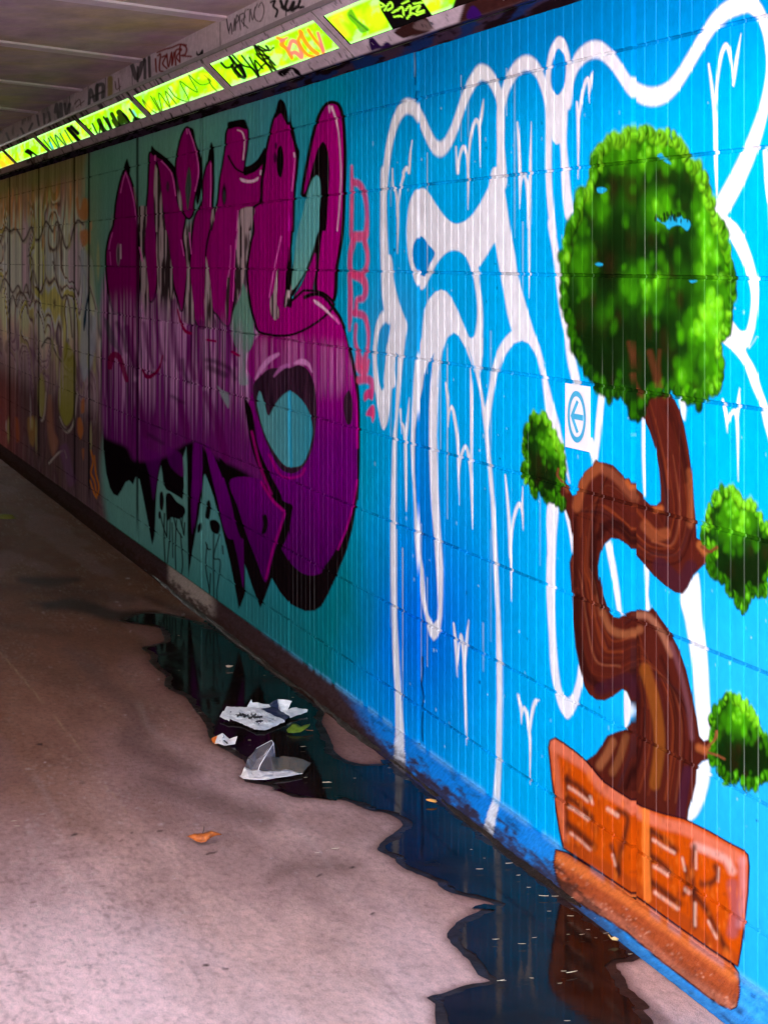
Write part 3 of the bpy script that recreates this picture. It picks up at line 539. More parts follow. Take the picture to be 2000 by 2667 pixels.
def paint_bonsai(S):
    rs = np.random.RandomState(11)
    trunk = ('T2 800,470 830,510 880,530 930,640 970,760 990,880 1000,1000 1000,1080 970,1110 930,1105 890,1070 885,1040 850,1010 815,975 800,940 775,945 750,910 700,860 650,845 612,840 598,826 575,862 530,900 495,960 480,1040 450,1050 420,990 380,920 355,910 340,960 380,1050 410,1120 440,1200 455,1300 455,1400 438,1460 445,1560'
             '| T3 440,60 450,200 460,400 475,560 500,680 530,800 560,850 600,880 650,885 700,860 760,815 790,830 815,890 825,960 815,1030 780,1070 720,1090 670,1110 640,1160 600,1220 540,1262 590,1420 760,1520 900,1600 1060,1690 1150,1700 1165,1560 1190,1480 1210,1400 1215,1300 1250,1262 1310,1242 1335,1200 1312,1150 1300,1130 1260,1145 1230,1110 1215,1000 1190,880 1150,700 1100,560 1040,450 990,380 945,318 920,342 870,330 830,335 790,350 740,382 700,375 670,330 640,240 620,130'
             '| T2 610,1600 605,1480 620,1400 650,1340 690,1305 740,1310 800,1350 840,1400 900,1470 960,1540 1030,1600 1090,1640 1130,1647 1160,1610 1190,1540 1240,1490 1280,1450 1300,1400 1320,1385 1300,1365 1270,1340 1240,1320 1215,1310 1210,1200 1200,1100 1190,950 1165,760 1140,620 1110,520 1080,455 1000,400 900,380')
    DK = lin(36, 12, 12)
    S.poly(trunk, lin(78, 28, 20), soft=1.5, outline=(lin(26, 8, 12), 2.0), idn=ID_TRUNK, smooth=False)
    m = S.mask(trunk, smooth=False)
    # grain along the bending stem: (centre x, centre y, half width vector)
    path = [('T2', 965, 440, 105, 10), ('T2', 1015, 600, 105, -20), ('T2', 1060, 800, 100, -20), ('T2', 1095, 1000, 100, 0), ('T2', 1105, 1160, 105, 30), ('T2', 1060, 1330, 60, 130), ('T2', 950, 1300, -40, 170), ('T2', 800, 1140, -95, 170), ('T2', 660, 1040, -40, 200), ('T2', 560, 1110, -90, 60), ('T2', 525, 1300, -80, 0), ('T2', 520, 1500, -85, 0),
            ('T3', 540, 150, -90, 0), ('T3', 570, 380, -100, 30), ('T3', 640, 600, -110, 160), ('T3', 750, 610, -20, 200), ('T3', 870, 560, 40, 190), ('T3', 960, 720, 150, 110), ('T3', 1010, 950, 190, 40), ('T3', 1010, 1200, 205, 20), ('T3', 960, 1480, 230, 60)]
    C = []; N = []
    for w, x, y, nx, ny in path:
        ox, oy, s = WIN[w]; C.append((ox + x / s, oy + y / s)); N.append((nx / s, ny / s))
    C = np.array(C); N = np.array(N)
    # keep the side vectors turning continuously
    sgn = 1
    for i in range(5, len(N)):
        pass
    tones = [lin(50, 14, 12), lin(96, 38, 22), lin(128, 56, 28), lin(62, 30, 32), lin(24, 8, 10), lin(140, 80, 54)]
    for k in range(125):
        f = rs.uniform(-.98, .98)
        a = rs.randint(0, len(C) - 3); b = min(len(C), a + rs.randint(3, 8))
        Q = C[a:b] + N[a:b] * f + rs.randn(b - a, 2) * 1.5
        edge = abs(f)
        t = tones[rs.choice([1, 1, 2, 2, 0, 3, 5])] if edge < .55 else tones[rs.choice([0, 0, 4, 4, 3, 1])]
        S.stroke(Q, list(np.linspace(.6, rs.uniform(1.2, 4.2), b - a)), t, soft=2.2, alpha=rs.uniform(.25, .65), mask=m)
    # modelling of the bends as painted: warm lit faces and near-black hollows
    for sp, w, cc, al in (('T2 610,870 540,930 500,1010 480,1110', 12, lin(170, 92, 52), .55), ('T2 640,880 720,930 790,1010 840,1060', 10, lin(150, 84, 56), .5), ('T2 900,1230 960,1290 1030,1280', 12, lin(150, 80, 46), .55), ('T2 1170,900 1185,1080 1180,1220', 8, lin(150, 82, 46), .55),
                          ('T2 620,1290 660,1230 740,1230 830,1330', 10, DK, .75), ('T2 600,1300 580,1450 590,1640', 7, DK, .6), ('T2 990,1480 1080,1570 1130,1600 1180,1500', 18, lin(60, 26, 40), .65), ('T2 1040,500 1110,700 1150,950', 7, DK, .55), ('T2 470,1200 475,1400 470,1600', 6, DK, .6),
                          ('T3 480,250 490,500 540,720 620,810', 9, DK, .7), ('T3 620,820 720,780 800,760 840,860', 13, lin(56, 22, 34), .75), ('T3 640,350 690,450 780,480 870,450', 8, lin(160, 96, 60), .6), ('T3 840,360 920,370 1000,470 1060,600', 7, lin(168, 110, 84), .65), ('T3 1060,540 1120,720 1170,950 1190,1120', 6, lin(110, 66, 74), .7),
                          ('T3 900,700 960,900 990,1150 960,1400', 14, lin(150, 84, 28), .55), ('T3 820,700 860,900 840,1050', 6, DK, .55), ('T3 1000,620 1060,800 1090,1000 1090,1200', 4, DK, .6), ('T3 700,1150 660,1230 620,1290', 10, lin(160, 96, 60), .6), ('T3 780,1120 740,1250 700,1330', 9, lin(140, 84, 48), .55), ('T3 860,1200 820,1330 780,1420', 9, DK, .6),
                          ('T3 1160,1330 1140,1450 1120,1600', 12, lin(64, 26, 44), .75), ('T3 1230,1180 1280,1200 1320,1200', 8, lin(176, 96, 50), .7), ('T2 1240,1350 1270,1390', 9, lin(176, 100, 50), .7), ('T2 380,930 420,1010', 5, lin(150, 82, 46), .6), ('T2 960,1130 1000,1125', 6, lin(190, 100, 50), .7), ('T2 790,960 810,990', 6, lin(190, 100, 50), .6)):
        S.stroke(sp, w, cc, soft=5, alpha=al, mask=m, ay=1.3)
    # orange pot on tiles and plinth
    pot = 'T3 310,1180 318,1140 345,1125 400,1160 480,1220 540,1275 | T4 640,170 760,250 880,325 1000,365 1140,400 1300,480 1420,550 1500,590 1530,620 1537,690 1530,850 1510,1030 1490,1180 1470,1300 1300,1190 1100,1050 880,890 640,730 400,572 375,460 350,300 330,150'
    KL = lin(26, 10, 24)
    S.poly(pot, lin(196, 76, 8), soft=1.4, outline=(KL, 4.4), idn=ID_POT, smooth=False)
    mp = S.mask(pot, smooth=False)
    X = S.X[None, :]; Y = S.Y[:, None]
    SAL = lin(214, 116, 88)
    for sp, w, cc, al in (('T3 335,1160 430,1220 560,1310 | T4 640,200 760,285 880,365 1000,420 1150,460 1300,540 1430,610 1500,650', 15, SAL, .85), ('T4 1500,650 1505,850 1480,1050', 9, lin(206, 130, 130), .8), ('T3 335,1200 360,1400 | T4 380,330 410,520', 9, lin(206, 110, 80), .7),
                          ('T4 420,560 640,690 880,850 1100,1000 1300,1150 1460,1270', 16, lin(150, 62, 26), .55), ('T4 1210,560 1300,600 1400,650 1440,720', 10, lin(240, 190, 180), .6), ('T4 1440,800 1460,950 1440,1100', 14, lin(150, 90, 110), .45)):
        S.stroke(sp, w, cc, soft=8, alpha=al, mask=mp)
    SH = lin(66, 28, 22); LT = lin(236, 190, 168)
    for sp, w in (('T4 415,150 480,190 560,265', 9), ('T4 425,265 490,310 570,390', 9), ('T4 425,430 500,490 585,570', 10), ('T4 735,345 790,380 775,500 745,620 735,740', 8), ('T4 690,560 720,640 740,720', 6), ('T4 940,470 1010,520 1090,590', 9), ('T4 945,630 1000,670 1050,720', 9), ('T4 945,790 1020,850 1110,920', 10),
                  ('T4 1200,570 1190,700 1200,900 1200,1060', 9), ('T4 1250,800 1310,790 1345,740 1335,690', 8), ('T4 1200,850 1280,960 1340,1080 1400,1200', 9), ('T4 420,130 415,300 420,470', 6), ('T4 935,470 930,640 935,830', 6), ('T4 1140,860 1160,780 1150,700', 7)):
        S.stroke(sp, w * .75, SH, soft=7, alpha=.85, mask=mp, ay=1.3)
    for sp, w in (('T4 430,200 490,240 545,285', 4.5), ('T4 430,320 480,350 545,400', 4.5), ('T4 440,485 500,530 560,585', 4), ('T4 670,335 730,375', 6), ('T4 700,620 715,680', 4), ('T4 950,525 1010,565 1080,605', 4.5), ('T4 955,690 1000,715 1040,745', 4.5), ('T4 960,850 1030,900 1100,950', 5), ('T4 1215,600 1215,700', 4), ('T4 1130,640 1145,710', 4), ('T4 1150,830 1170,850', 6), ('T4 1355,700 1350,780', 3), ('T4 1210,920 1210,1050', 5), ('T4 1290,1030 1340,1130', 4), ('T4 560,260 575,300', 4)):
        S.stroke(sp, w * .7, LT, soft=4, alpha=.7, mask=mp, ay=1.3)
    for k in range(520):
        i = rs.uniform(0, 1); x = 1440 + i * 500; y = 1950 + i * 300 + rs.uniform(0, 330)
        S.ell(x, y, rs.uniform(1, 5), rs.uniform(3, 16), [lin(236, 120, 40), lin(150, 56, 16), lin(110, 46, 26)][rs.randint(3)], soft=.8, alpha=rs.uniform(.12, .4), mask=mp)
    S.stroke('T4 905,340 905,620 915,890', 10, lin(240, 128, 52), soft=3, alpha=.75, mask=mp)
    foot = 'T4 352,590 420,610 640,745 880,905 1100,1065 1300,1205 1440,1300 1474,1350 1482,1450 1465,1552 1430,1570 1300,1500 1150,1380 1000,1270 860,1140 700,1030 560,950 400,850 368,780 345,680'
    S.poly(foot, lin(168, 78, 42), soft=1.4, outline=(KL, 4.4), idn=ID_POT, smooth=False)
    mf = S.mask(foot, smooth=False)
    S.stroke('T4 375,640 600,770 860,940 1100,1110 1300,1250 1450,1370', 14, lin(226, 120, 58), soft=8, alpha=.8, mask=mf)
    S.stroke('T4 420,860 620,960 860,1130 1100,1340 1300,1480 1440,1570', 16, lin(196, 116, 90), soft=10, alpha=.7, mask=mf)
    for k in range(420):
        i = rs.uniform(0, 1); x = 1450 + i * 480; y = 2225 + i * 370 + rs.uniform(0, 110)
        S.ell(x, y, rs.uniform(1, 4), rs.uniform(1, 5), [lin(232, 168, 140), lin(150, 80, 60), lin(120, 66, 56)][rs.randint(3)], alpha=rs.uniform(.2, .6), mask=mf)
    # crowns
    def crown(out, idn, n, rx, lightfn, holes=()):
        S.poly(out, lin(16, 34, 9), soft=4, idn=idn)
        mk = S.mask(out)
        P = np.array(pt(out)); lo = P.min(0); hi = P.max(0)
        d = catmull(P, True)
        def colour(L):
            if L < .35: return lin(12 + 30 * L, 28 + 110 * L, 6 + 20 * L)
            if L < .7: return lin(14 + 70 * L, 56 + 128 * L, 3 + 12 * L)
            return lin(48 + 190 * (L - .55), 158 + 180 * (L - .6), 8 + 80 * (L - .7))
        def inside(x, y):
            i = int((x - S.x0) / S.st); j = int((y - S.y0) / S.st)
            return 0 <= i < S.W and 0 <= j < S.H and mk[j, i] > .5
        # broad soft sprays first
        for k in range(n):
            x, y = rs.uniform(lo[0], hi[0]), rs.uniform(lo[1], hi[1])
            if not inside(x, y): continue
            u = (x - lo[0]) / (hi[0] - lo[0]); v = (y - lo[1]) / (hi[1] - lo[1])
            L = float(np.clip(lightfn(u, v, 0) * .8 + rs.randn() * .10, 0, .85)); r = rx * rs.uniform(1.1, 2.4)
            S.ell(x, y, r, r * rs.uniform(1.5, 2.4), colour(L), soft=.85, alpha=.42, mask=mk)
            if rs.rand() < .10 and L < .3: S.ell(x, y, r * .8, r * 2, lin(44, 22, 14), soft=.8, alpha=.5, mask=mk)
        items = []
        for k in range(int(n * 1.1)): items.append((rs.uniform(lo[0], hi[0]), rs.uniform(lo[1], hi[1]), 0))
        for p in d[::2]:                                        # leaves along the rim break the outline
            for q in range(2): items.append((p[0] + rs.randn() * rx * .45, p[1] + rs.randn() * rx * .9, 1))
        for x, y, rim in items:
            if not rim and not inside(x, y): continue
            u = (x - lo[0]) / (hi[0] - lo[0]); v = (y - lo[1]) / (hi[1] - lo[1])
            L = float(np.clip(lightfn(u, v, rim) + rs.randn() * .15, 0, 1))
            if not rim and L < .38: continue
            cc = colour(L)
            r = rx * rs.uniform(.55, 1.1)
            if rim: S.ell(x + 1, y + 2, r * 1.25, r * 2.3, lin(10, 28, 6), soft=.4, idn=idn)
            S.ell(x, y, r * (1 if rim else 1.2), r * rs.uniform(1.7, 2.7), cc, soft=.6 if rim else .75, alpha=.8 if rim else .66, idn=idn, rot=rs.randn() * .12)
            if L > .72: S.ell(x, y - r * .5, r * .45, r * 1.1, lin(120, 206, 60), soft=.6, alpha=.5)
    def blob(u, v, cu, cv, su, sv): return math.exp(-(((u - cu) / su) ** 2 + ((v - cv) / sv) ** 2))
    def big(u, v, rim):
        L = .05 + .62 * rim * (.3 + .7 * min(1, max(0, 1.15 - v)))
        L += .75 * blob(u, v, .5, .07, .3, .07) + .6 * blob(u, v, .57, .28, .14, .07) + .75 * blob(u, v, .86, .38, .09, .28) + .5 * blob(u, v, .22, .26, .1, .07) + .5 * blob(u, v, .1, .46, .08, .12) + .7 * blob(u, v, .52, .55, .09, .10) + .45 * blob(u, v, .38, .54, .05, .08)
        L += .6 * blob(u, v, .9, .66, .08, .14) + .55 * blob(u, v, .76, .70, .1, .06) + .6 * blob(u, v, .7, .86, .07, .06) + .4 * blob(u, v, .68, .52, .06, .05) + .3 * blob(u, v, .24, .65, .09, .06) + .45 * blob(u, v, .86, .88, .1, .08)
        return L
    top = ('T1 690,130 640,150 590,190 530,170 480,240 425,275 400,320 405,400 380,480 370,540 310,580 290,670 280,740 250,800 220,860 205,960 190,1050 190,1170 185,1260 195,1370 230,1450 245,1560 265,1650 | T2 480,110 510,200 550,270 610,340 650,380 700,410 740,380 780,430 800,470 850,540 880,520 900,440 960,380 1080,400 1130,420 1180,420 1230,450 1280,400 1350,360 1360,280 1360,200'
           '| T1 1310,1600 1360,1560 1375,1440 1385,1320 1405,1200 1385,1100 1365,1020 1340,930 1325,800 1280,760 1255,660 1220,580 1200,480 1150,400 1090,340 1050,260 990,190 920,150 850,150 780,115')
    crown(top, ID_CROWN, 1100, 8.0, big)
    mt = S.mask(top)
    # branches glimpsed inside, a few sky holes, ragged dark patches
    for sp, w in (('T2 985,400 960,280 930,160', 8), ('T2 1000,380 985,250 990,150', 4), ('T2 820,300 840,360 880,430', 6), ('T2 800,100 830,250', 5)):
        S.stroke(sp, w, lin(96, 48, 30), soft=6, alpha=.6, mask=mt)
    for sp in ('T1 890,770 920,770 950,730 975,715 1000,735 1030,720 1050,745 1085,750 1100,790 1075,830 1040,800 1010,790 970,800 940,820 920,790', 'T1 850,745 870,740 890,770 870,760', 'T1 430,520 480,520 500,535 460,560 430,550', 'T1 860,290 890,270 905,300 880,310', 'T1 900,310 950,330 960,350 920,335', 'T1 415,1070 445,1060 470,1075 440,1085', 'T1 1090,1190 1150,1190 1110,1205'):
        S.poly(sp, lin(30, 160, 206), soft=1.6, mask=mt)
    for k in range(26):
        x, y = pt('T1 %d,%d' % (rs.randint(840, 1100), rs.randint(700, 760)))[0]
        S.ell(x, y, 2.5, 7, lin(20, 46, 12), alpha=.9)
    # hanging dark trunk side left of the stem
    small = lambda cu, cv: (lambda u, v, rim: .14 + .5 * rim + .65 * blob(u, v, cu, cv, .3, .25) - .25 * blob(u, v, .5, .75, .3, .2))
    crown('T2 205,550 240,560 290,570 315,620 340,680 375,750 395,830 395,900 390,950 360,960 380,1060 400,1090 380,1105 330,1060 290,1060 265,1020 215,1020 190,970 145,900 145,850 180,840 150,770 150,700 170,630', ID_C1, 150, 5.2, small(.65, .3))
    crown('T2 1420,1015 1450,1020 1490,1080 1550,1100 1610,1190 1630,1250 1680,1270 1720,1350 1700,1480 1650,1560 1640,1640 1590,1640 1540,1640 | T3 1540,190 1520,290 1495,310 1470,270 1430,220 1390,140 1340,110 1310,60 | T2 1300,1470 1310,1420 1340,1380 1300,1350 1255,1300 1265,1250 1300,1220 1280,1180 1320,1090 1350,1040', ID_C2, 240, 6.0, small(.45, .25))
    crown('T3 1410,855 1450,880 1500,900 1550,960 1590,1030 1640,1130 1670,1200 1690,1290 1660,1350 1620,1380 1580,1400 1520,1390 1450,1360 1400,1370 1380,1330 1340,1280 1310,1230 1330,1190 1310,1120 1330,1060 1310,1000 1330,940 1380,920', ID_C3, 230, 5.8, small(.5, .25))
    S.stroke('T2 1250,1360 1300,1390 1340,1365', 4, lin(110, 60, 34), soft=3); S.stroke('T3 1290,1170 1330,1130 1340,1080', 3, lin(130, 76, 44), soft=2); S.stroke('T3 1290,1210 1350,1230 1390,1250', 3, lin(120, 70, 40), soft=2)
    S.stroke('T2 365,880 360,920 390,960', 3, lin(120, 66, 40), soft=2)
# ---------------------------------------------------------------- helpers
scene = bpy.context.scene
COL = scene.collection
def tag(o, label=None, cat=None, group=None, kind=None):
    if label: o['label'] = label
    if cat: o['category'] = cat
    if group: o['group'] = group
    if kind: o['kind'] = kind
    return o
def empty(name, loc=(0, 0, 0)):
    o = bpy.data.objects.new(name, None); o.location = loc; o.empty_display_size = .2; COL.objects.link(o); return o
def adopt(o, parent):
    o.parent = parent; o.matrix_parent_inverse = Matrix.Translation(parent.location).inverted() if parent.type == 'EMPTY' else Matrix.Identity(4)
def link(name, me, mat=None, parent=None):
    o = bpy.data.objects.new(name, me); COL.objects.link(o)
    if mat: me.materials.append(mat)
    if parent: adopt(o, parent)
    return o
def mesh_np(name, V, F, colors=None, smooth=False):
    V = np.ascontiguousarray(V, np.float32); F = np.ascontiguousarray(F, np.int32)
    me = bpy.data.meshes.new(name); k = F.shape[1]
    me.vertices.add(len(V)); me.vertices.foreach_set('co', V.ravel())
    me.loops.add(F.size); me.loops.foreach_set('vertex_index', F.ravel())
    me.polygons.add(len(F)); me.polygons.foreach_set('loop_start', np.arange(0, F.size, k, dtype=np.int32))
    me.update(calc_edges=True)
    if colors is not None:
        a = me.color_attributes.new('paint', 'FLOAT_COLOR', 'POINT')
        c4 = np.ones((len(V), 4), np.float32); c4[:, :3] = colors; a.data.foreach_set('color', c4.ravel())
    me.polygons.foreach_set('use_smooth', np.full(len(F), smooth))
    return me
def grid_faces(nr, nc, flip=False):
    i = np.arange(nr - 1)[:, None] * nc + np.arange(nc - 1)[None, :]
    f = np.stack([i, i + 1, i + nc + 1, i + nc], -1).reshape(-1, 4)
    return f[:, ::-1] if flip else f
def pydata(name, V, F, smooth=False):
    me = bpy.data.meshes.new(name); me.from_pydata([tuple(v) for v in V], [], F); me.update()
    for p in me.polygons: p.use_smooth = smooth
    return me
class MB:
    def __init__(s): s.v = []; s.f = []
    def box(s, x0, x1, y0, y1, z0, z1):
        b = len(s.v); s.v += [(x, y, z) for x in (x0, x1) for y in (y0, y1) for z in (z0, z1)]
        s.f += [tuple(b + i for i in q) for q in ((0, 1, 3, 2), (4, 6, 7, 5), (0, 4, 5, 1), (2, 3, 7, 6), (0, 2, 6, 4), (1, 5, 7, 3))]; return s
    def prism(s, prof, y0, y1):
        b = len(s.v); n = len(prof)
        s.v += [(x, y0, z) for x, z in prof] + [(x, y1, z) for x, z in prof]
        s.f += [(b + i, b + (i + 1) % n, b + n + (i + 1) % n, b + n + i) for i in range(n)]
        s.f += [tuple(b + i for i in range(n))[::-1], tuple(b + n + i for i in range(n))]; return s
    def mesh(s, name, smooth=False): return pydata(name, s.v, s.f, smooth)

def node_mat(name):
    m = bpy.data.materials.new(name); m.use_nodes = True
    nt = m.node_tree; b = nt.nodes['Principled BSDF']; return m, nt, b
def N(nt, t, **kw):
    n = nt.nodes.new(t)
    for k, v in kw.items():
        if k in n.inputs: n.inputs[k].default_value = v
        else: setattr(n, k, v)
    return n
def noise(nt, scale, detail=4, rough=.6, vec=None, stretch=None):
    co = nt.nodes.new('ShaderNodeNewGeometry').outputs['Position'] if vec is None else vec
    if stretch:
        mp = nt.nodes.new('ShaderNodeMapping'); mp.inputs['Scale'].default_value = stretch; nt.links.new(co, mp.inputs['Vector']); co = mp.outputs['Vector']
    n = N(nt, 'ShaderNodeTexNoise', Scale=scale, Detail=detail, Roughness=rough); nt.links.new(co, n.inputs['Vector']); return n.outputs['Fac']
def ramp(nt, fac, stops):
    r = nt.nodes.new('ShaderNodeValToRGB'); e = r.color_ramp.elements
    while len(e) < len(stops): e.new(.5)
    for q, (p, c) in zip(e, stops): q.position = p; q.color = (*c, 1) if len(c) == 3 else c
    nt.links.new(fac, r.inputs['Fac']); return r.outputs['Color']
def mix(nt, a, b, fac, mode='MIX'):
    m = nt.nodes.new('ShaderNodeMix'); m.data_type = 'RGBA'; m.blend_type = mode
    if isinstance(fac, float): m.inputs[0].default_value = fac
    else: nt.links.new(fac, m.inputs[0])
    for s, v in ((6, a), (7, b)):
        if hasattr(v, 'links') or hasattr(v, 'is_output'): nt.links.new(v, m.inputs[s])
        else: m.inputs[s].default_value = (*v, 1)
    return m.outputs[2]
def bump(nt, b, h, strength=.2, dist=.01):
    n = N(nt, 'ShaderNodeBump', Strength=strength, Distance=dist); nt.links.new(h, n.inputs['Height']); nt.links.new(n.outputs['Normal'], b.inputs['Normal']); return n
def paint_attr(nt):
    a = nt.nodes.new('ShaderNodeAttribute'); a.attribute_name = 'paint'; return a.outputs['Color']
def grey(v): return (v, v, v)

def mat_painted(name, rough, nscale, lo, hi, bs=.25, bd=.002, bscale=220, spec=.5):
    m, nt, b = node_mat(name)
    n = noise(nt, nscale, 6, .65)
    c = mix(nt, paint_attr(nt), ramp(nt, n, [(.25, grey(lo)), (.75, grey(hi))]), 1.0, 'MULTIPLY')
    nt.links.new(c, b.inputs['Base Color'])
    r = ramp(nt, noise(nt, 9, 5), [(.3, grey(rough - .08)), (.7, grey(rough + .12))]); nt.links.new(r, b.inputs['Roughness'])
    b.inputs['Specular IOR Level'].default_value = spec
    bump(nt, b, noise(nt, bscale, 5, .7), bs, bd)
    return m
M_WALL = mat_painted('gloss_wall_paint', .55, 26, .86, 1.06, .22, .002, spec=0.0)
M_PLINTH = mat_painted('painted_rough_render', .75, 60, .7, 1.15, .6, .006, 120, spec=0.0)
M_FLOOR = None
def mat_plain(name, c, rough=.6, metal=0, spec=.5, var=.15, nscale=12, bs=.15, bd=.003, bscale=120):
    m, nt, b = node_mat(name)
    c = np.array(c)
    col = ramp(nt, noise(nt, nscale, 6, .65), [(.28, tuple(c * (1 - var))), (.72, tuple(np.minimum(c * (1 + var), 1)))])
    nt.links.new(col, b.inputs['Base Color']); b.inputs['Roughness'].default_value = rough; b.inputs['Metallic'].default_value = metal; b.inputs['Specular IOR Level'].default_value = spec
    bump(nt, b, noise(nt, bscale, 4, .6), bs, bd); return m

Y_MOUTH, Y_FAR = 4.3, 29.5          # roof edge at the near end, far end
Y_WALL = 0.8                           # the painted wall runs on past the roof edge
Z_WT = 2.26; Z_PL = .066; Z_CEIL = 2.575; X_FAS = 1.861; X_LEFT = -2.5
YOFF = WX * SPSI / CPSI

# ---------------------------------------------------------------- painted block wall
SH = paint_wall()
JOINTS = [u - YOFF for u in (3.92, 5.756, 7.593, 9.40, 11.20, 13.03, 14.86, 15.525, 17.39, 19.30, 21.1, 22.95, 24.8)]
def wall_columns():
    xs = np.concatenate([np.arange(-230, -40, 8.0), np.arange(-40, 2040, 2.2), np.arange(2040, 2400, 6.0)])
    base = np.array([on_plane_x(x, WX) for x in xs])
    base = np.concatenate([base, np.linspace(Y_WALL, base.min() - .02, 60), np.linspace(base.max() + .2, Y_FAR, 20)])
    ys = list(base); prof = {}
    allg = []
    for a, b in zip(JOINTS[:-1], JOINTS[1:]):
        n = max(1, round((b - a) / .0707))
        allg += [(a, .017, .018, 1)]
        if a > 15: n = max(1, n // 3)
        allg += [(a + (b - a) * k / n, .0046, .0070, 0) for k in range(1, n)]
    allg.append((JOINTS[-1], .017, .018, 1))
    g = JOINTS[0] - .0707
    while g > Y_WALL + .05: allg.append((g, .0046, .0070, 0)); g -= .0707
    cols = []
    for c, w, d, wide in allg:
        cols += ([(c - w, 0), (c - w + .004, d), (c + w - .004, d), (c + w, 0)] if wide else [(c - w, 0), (c, d), (c + w, 0)])
    gy = np.array([c for c, d in cols]); lo = np.array([c - w for c, w, d, _ in allg]); hi = np.array([c + w for c, w, d, _ in allg])
    keep = np.ones(len(base), bool)
    for l, h in zip(lo, hi): keep &= ~((base > l - .0012) & (base < h + .0012))
    ally = np.concatenate([base[keep], gy]); dep = np.concatenate([np.zeros(keep.sum()), [d for c, d in cols]])
    o = np.argsort(ally); return ally[o], dep[o]
def wall_rows():
    z = np.linspace(Z_PL, Z_WT, 860); dep = np.zeros(len(z)); js = [1.56 + .2744 * k for k in range(-5, 3)]
    zz = []; dd = []
    keep = np.ones(len(z), bool)
    for j in js:
        keep &= ~(abs(z - j) < .0062); zz += [j - .005, j - .003, j + .003, j + .005]; dd += [0, .004, .004, 0]
    z = np.concatenate([z[keep], zz]); dep = np.concatenate([dep[keep], dd]); o = np.argsort(z); return z[o], dep[o]

wall = tag(empty('underpass_wall', (WX, 8.0, 0)), 'long blockwork underpass wall covered in graffiti, blue at the near end', 'wall')
wy, wd = wall_columns(); wz, zd = wall_rows()
YY, ZZ = np.meshgrid(wy, wz); DD = np.maximum(wd[None, :], zd[:, None])
px, py = to_img(WX, YY, ZZ)
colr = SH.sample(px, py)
# light caught by the scored ribs near the mouth is painted on, black grime in those further in
gr = ((wd > .0065) & (wd < .0075))[None, :] * np.ones((len(wz), 1)); gn = fbm(YY * 14, ZZ * 2.6, 301, 3)
near_ = sstep(9.6, 8.6, YY); kk = gr * sstep(.40, .66, gn) * (.35 + .65 * sstep(.3, .7, vnoise(YY * 33, ZZ * .7, 305)))
colr = mixc(colr, colr * .5 + .36 * (colr + .05) / (colr.max(-1, keepdims=True) + .05) + .05, kk * near_ * .8)
colr = mixc(colr, colr * .35, gr * (1 - near_) * sstep(.35, .6, gn) * .8)
jr = (zd >= .0035)[:, None] * np.ones((1, len(wy))); colr = mixc(colr, colr * .5, jr * sstep(.4, .65, fbm(YY * 9, ZZ * 3, 302)) * .72)
Vw = np.stack([WX + DD, YY, ZZ], -1).reshape(-1, 3); Cw = colr.reshape(-1, 3)
Fw = grid_faces(len(wz), len(wy))
yc = (wy[1:] + wy[:-1]) / 2; zc = (wz[1:] + wz[:-1]) / 2
YC, ZC = np.meshgrid(yc, zc); fx, fy = to_img(WX, YC, ZC)
fid = SH.sample_id(fx, fy).ravel()
inside = ((fx > -240) & (fx < 2390)).ravel(); fid = np.where(inside, fid, np.where(fx.ravel() < 0, ID_OLD, ID_BASE))
def wall_part(idn, name, parent, label=None):
    f = Fw[fid == idn]
    if len(f) == 0: return None
    u, inv = np.unique(f, return_inverse=True)
    o = link(name, mesh_np(name, Vw[u], inv.reshape(-1, 4), Cw[u]), M_WALL, parent)
    if label: o['label'] = label
    return o
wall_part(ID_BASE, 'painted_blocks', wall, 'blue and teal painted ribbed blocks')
wall_part(ID_OLD, 'faded_mural', wall, 'faded olive and pink dripping mural at the far end')
wall_part(ID_PURPLE, 'purple_graffiti', wall, 'magenta and purple spiky lettering outlined in black')
wall_part(ID_WHITE, 'white_graffiti', wall, 'white outlined bubble lettering with long drips')
wall_part(ID_RED, 'red_graffiti', wall, 'small pinkish red lettering running down beside the purple piece')
bons = wall_part(ID_TRUNK, 'bonsai_mural', wall, 'painted bonsai with a twisting brown trunk')
for q, lb in ((ID_CROWN, 'large round green painted crown'), (ID_C1, 'small green painted leaf clump left of the trunk'), (ID_C2, 'middle green painted leaf clump right of the trunk'), (ID_C3, 'lowest green painted leaf clump above the pot')):
    wall_part(q, 'painted_foliage', bons, lb)
wall_part(ID_POT, 'painted_pot', bons, 'painted orange pot with raised letters')
# plinth: sloping rendered skirting
prof = [(0, .068), (-.010, .067), (-.018, .061), (-.030, .047), (-.042, .031), (-.054, .017), (-.066, .006), (-.078, .0015)]
fine = []
for (a, b), (c, d) in zip(prof[:-1], prof[1:]):
    for k in range(4): fine.append((a + (c - a) * k / 4, b + (d - b) * k / 4))
fine.append(prof[-1]); fine = np.array(fine)
py_ = np.concatenate([np.linspace(Y_WALL, 3.7, 40), np.sort(on_plane_x(np.arange(-230, 2420, 2.3), WX)), np.linspace(31, Y_FAR + 5, 2)]); py_ = np.unique(py_[py_ <= Y_FAR])
PX, _ = np.meshgrid(fine[:, 0], py_, indexing='ij'); PZ, PY = np.meshgrid(fine[:, 1], py_, indexing='ij')
wob = (fbm(PY * 9, PZ * 30, 5) - .5) * .012 * (PZ < .06) + (fbm(PY * 45, PZ * 120, 6) - .5) * .005 * (PZ < .064)
PX2 = WX + PX - np.abs(wob) * 0.8; PZ2 = np.maximum(PZ + wob * .3, .0012)
ix, iy = to_img(WX + PX, PY, PZ)
link('plinth', mesh_np('plinth', np.stack([PX2, PY, PZ2], -1).reshape(-1, 3), grid_faces(*PX.shape), SH.sample(ix, iy).reshape(-1, 3), True), M_PLINTH, wall)
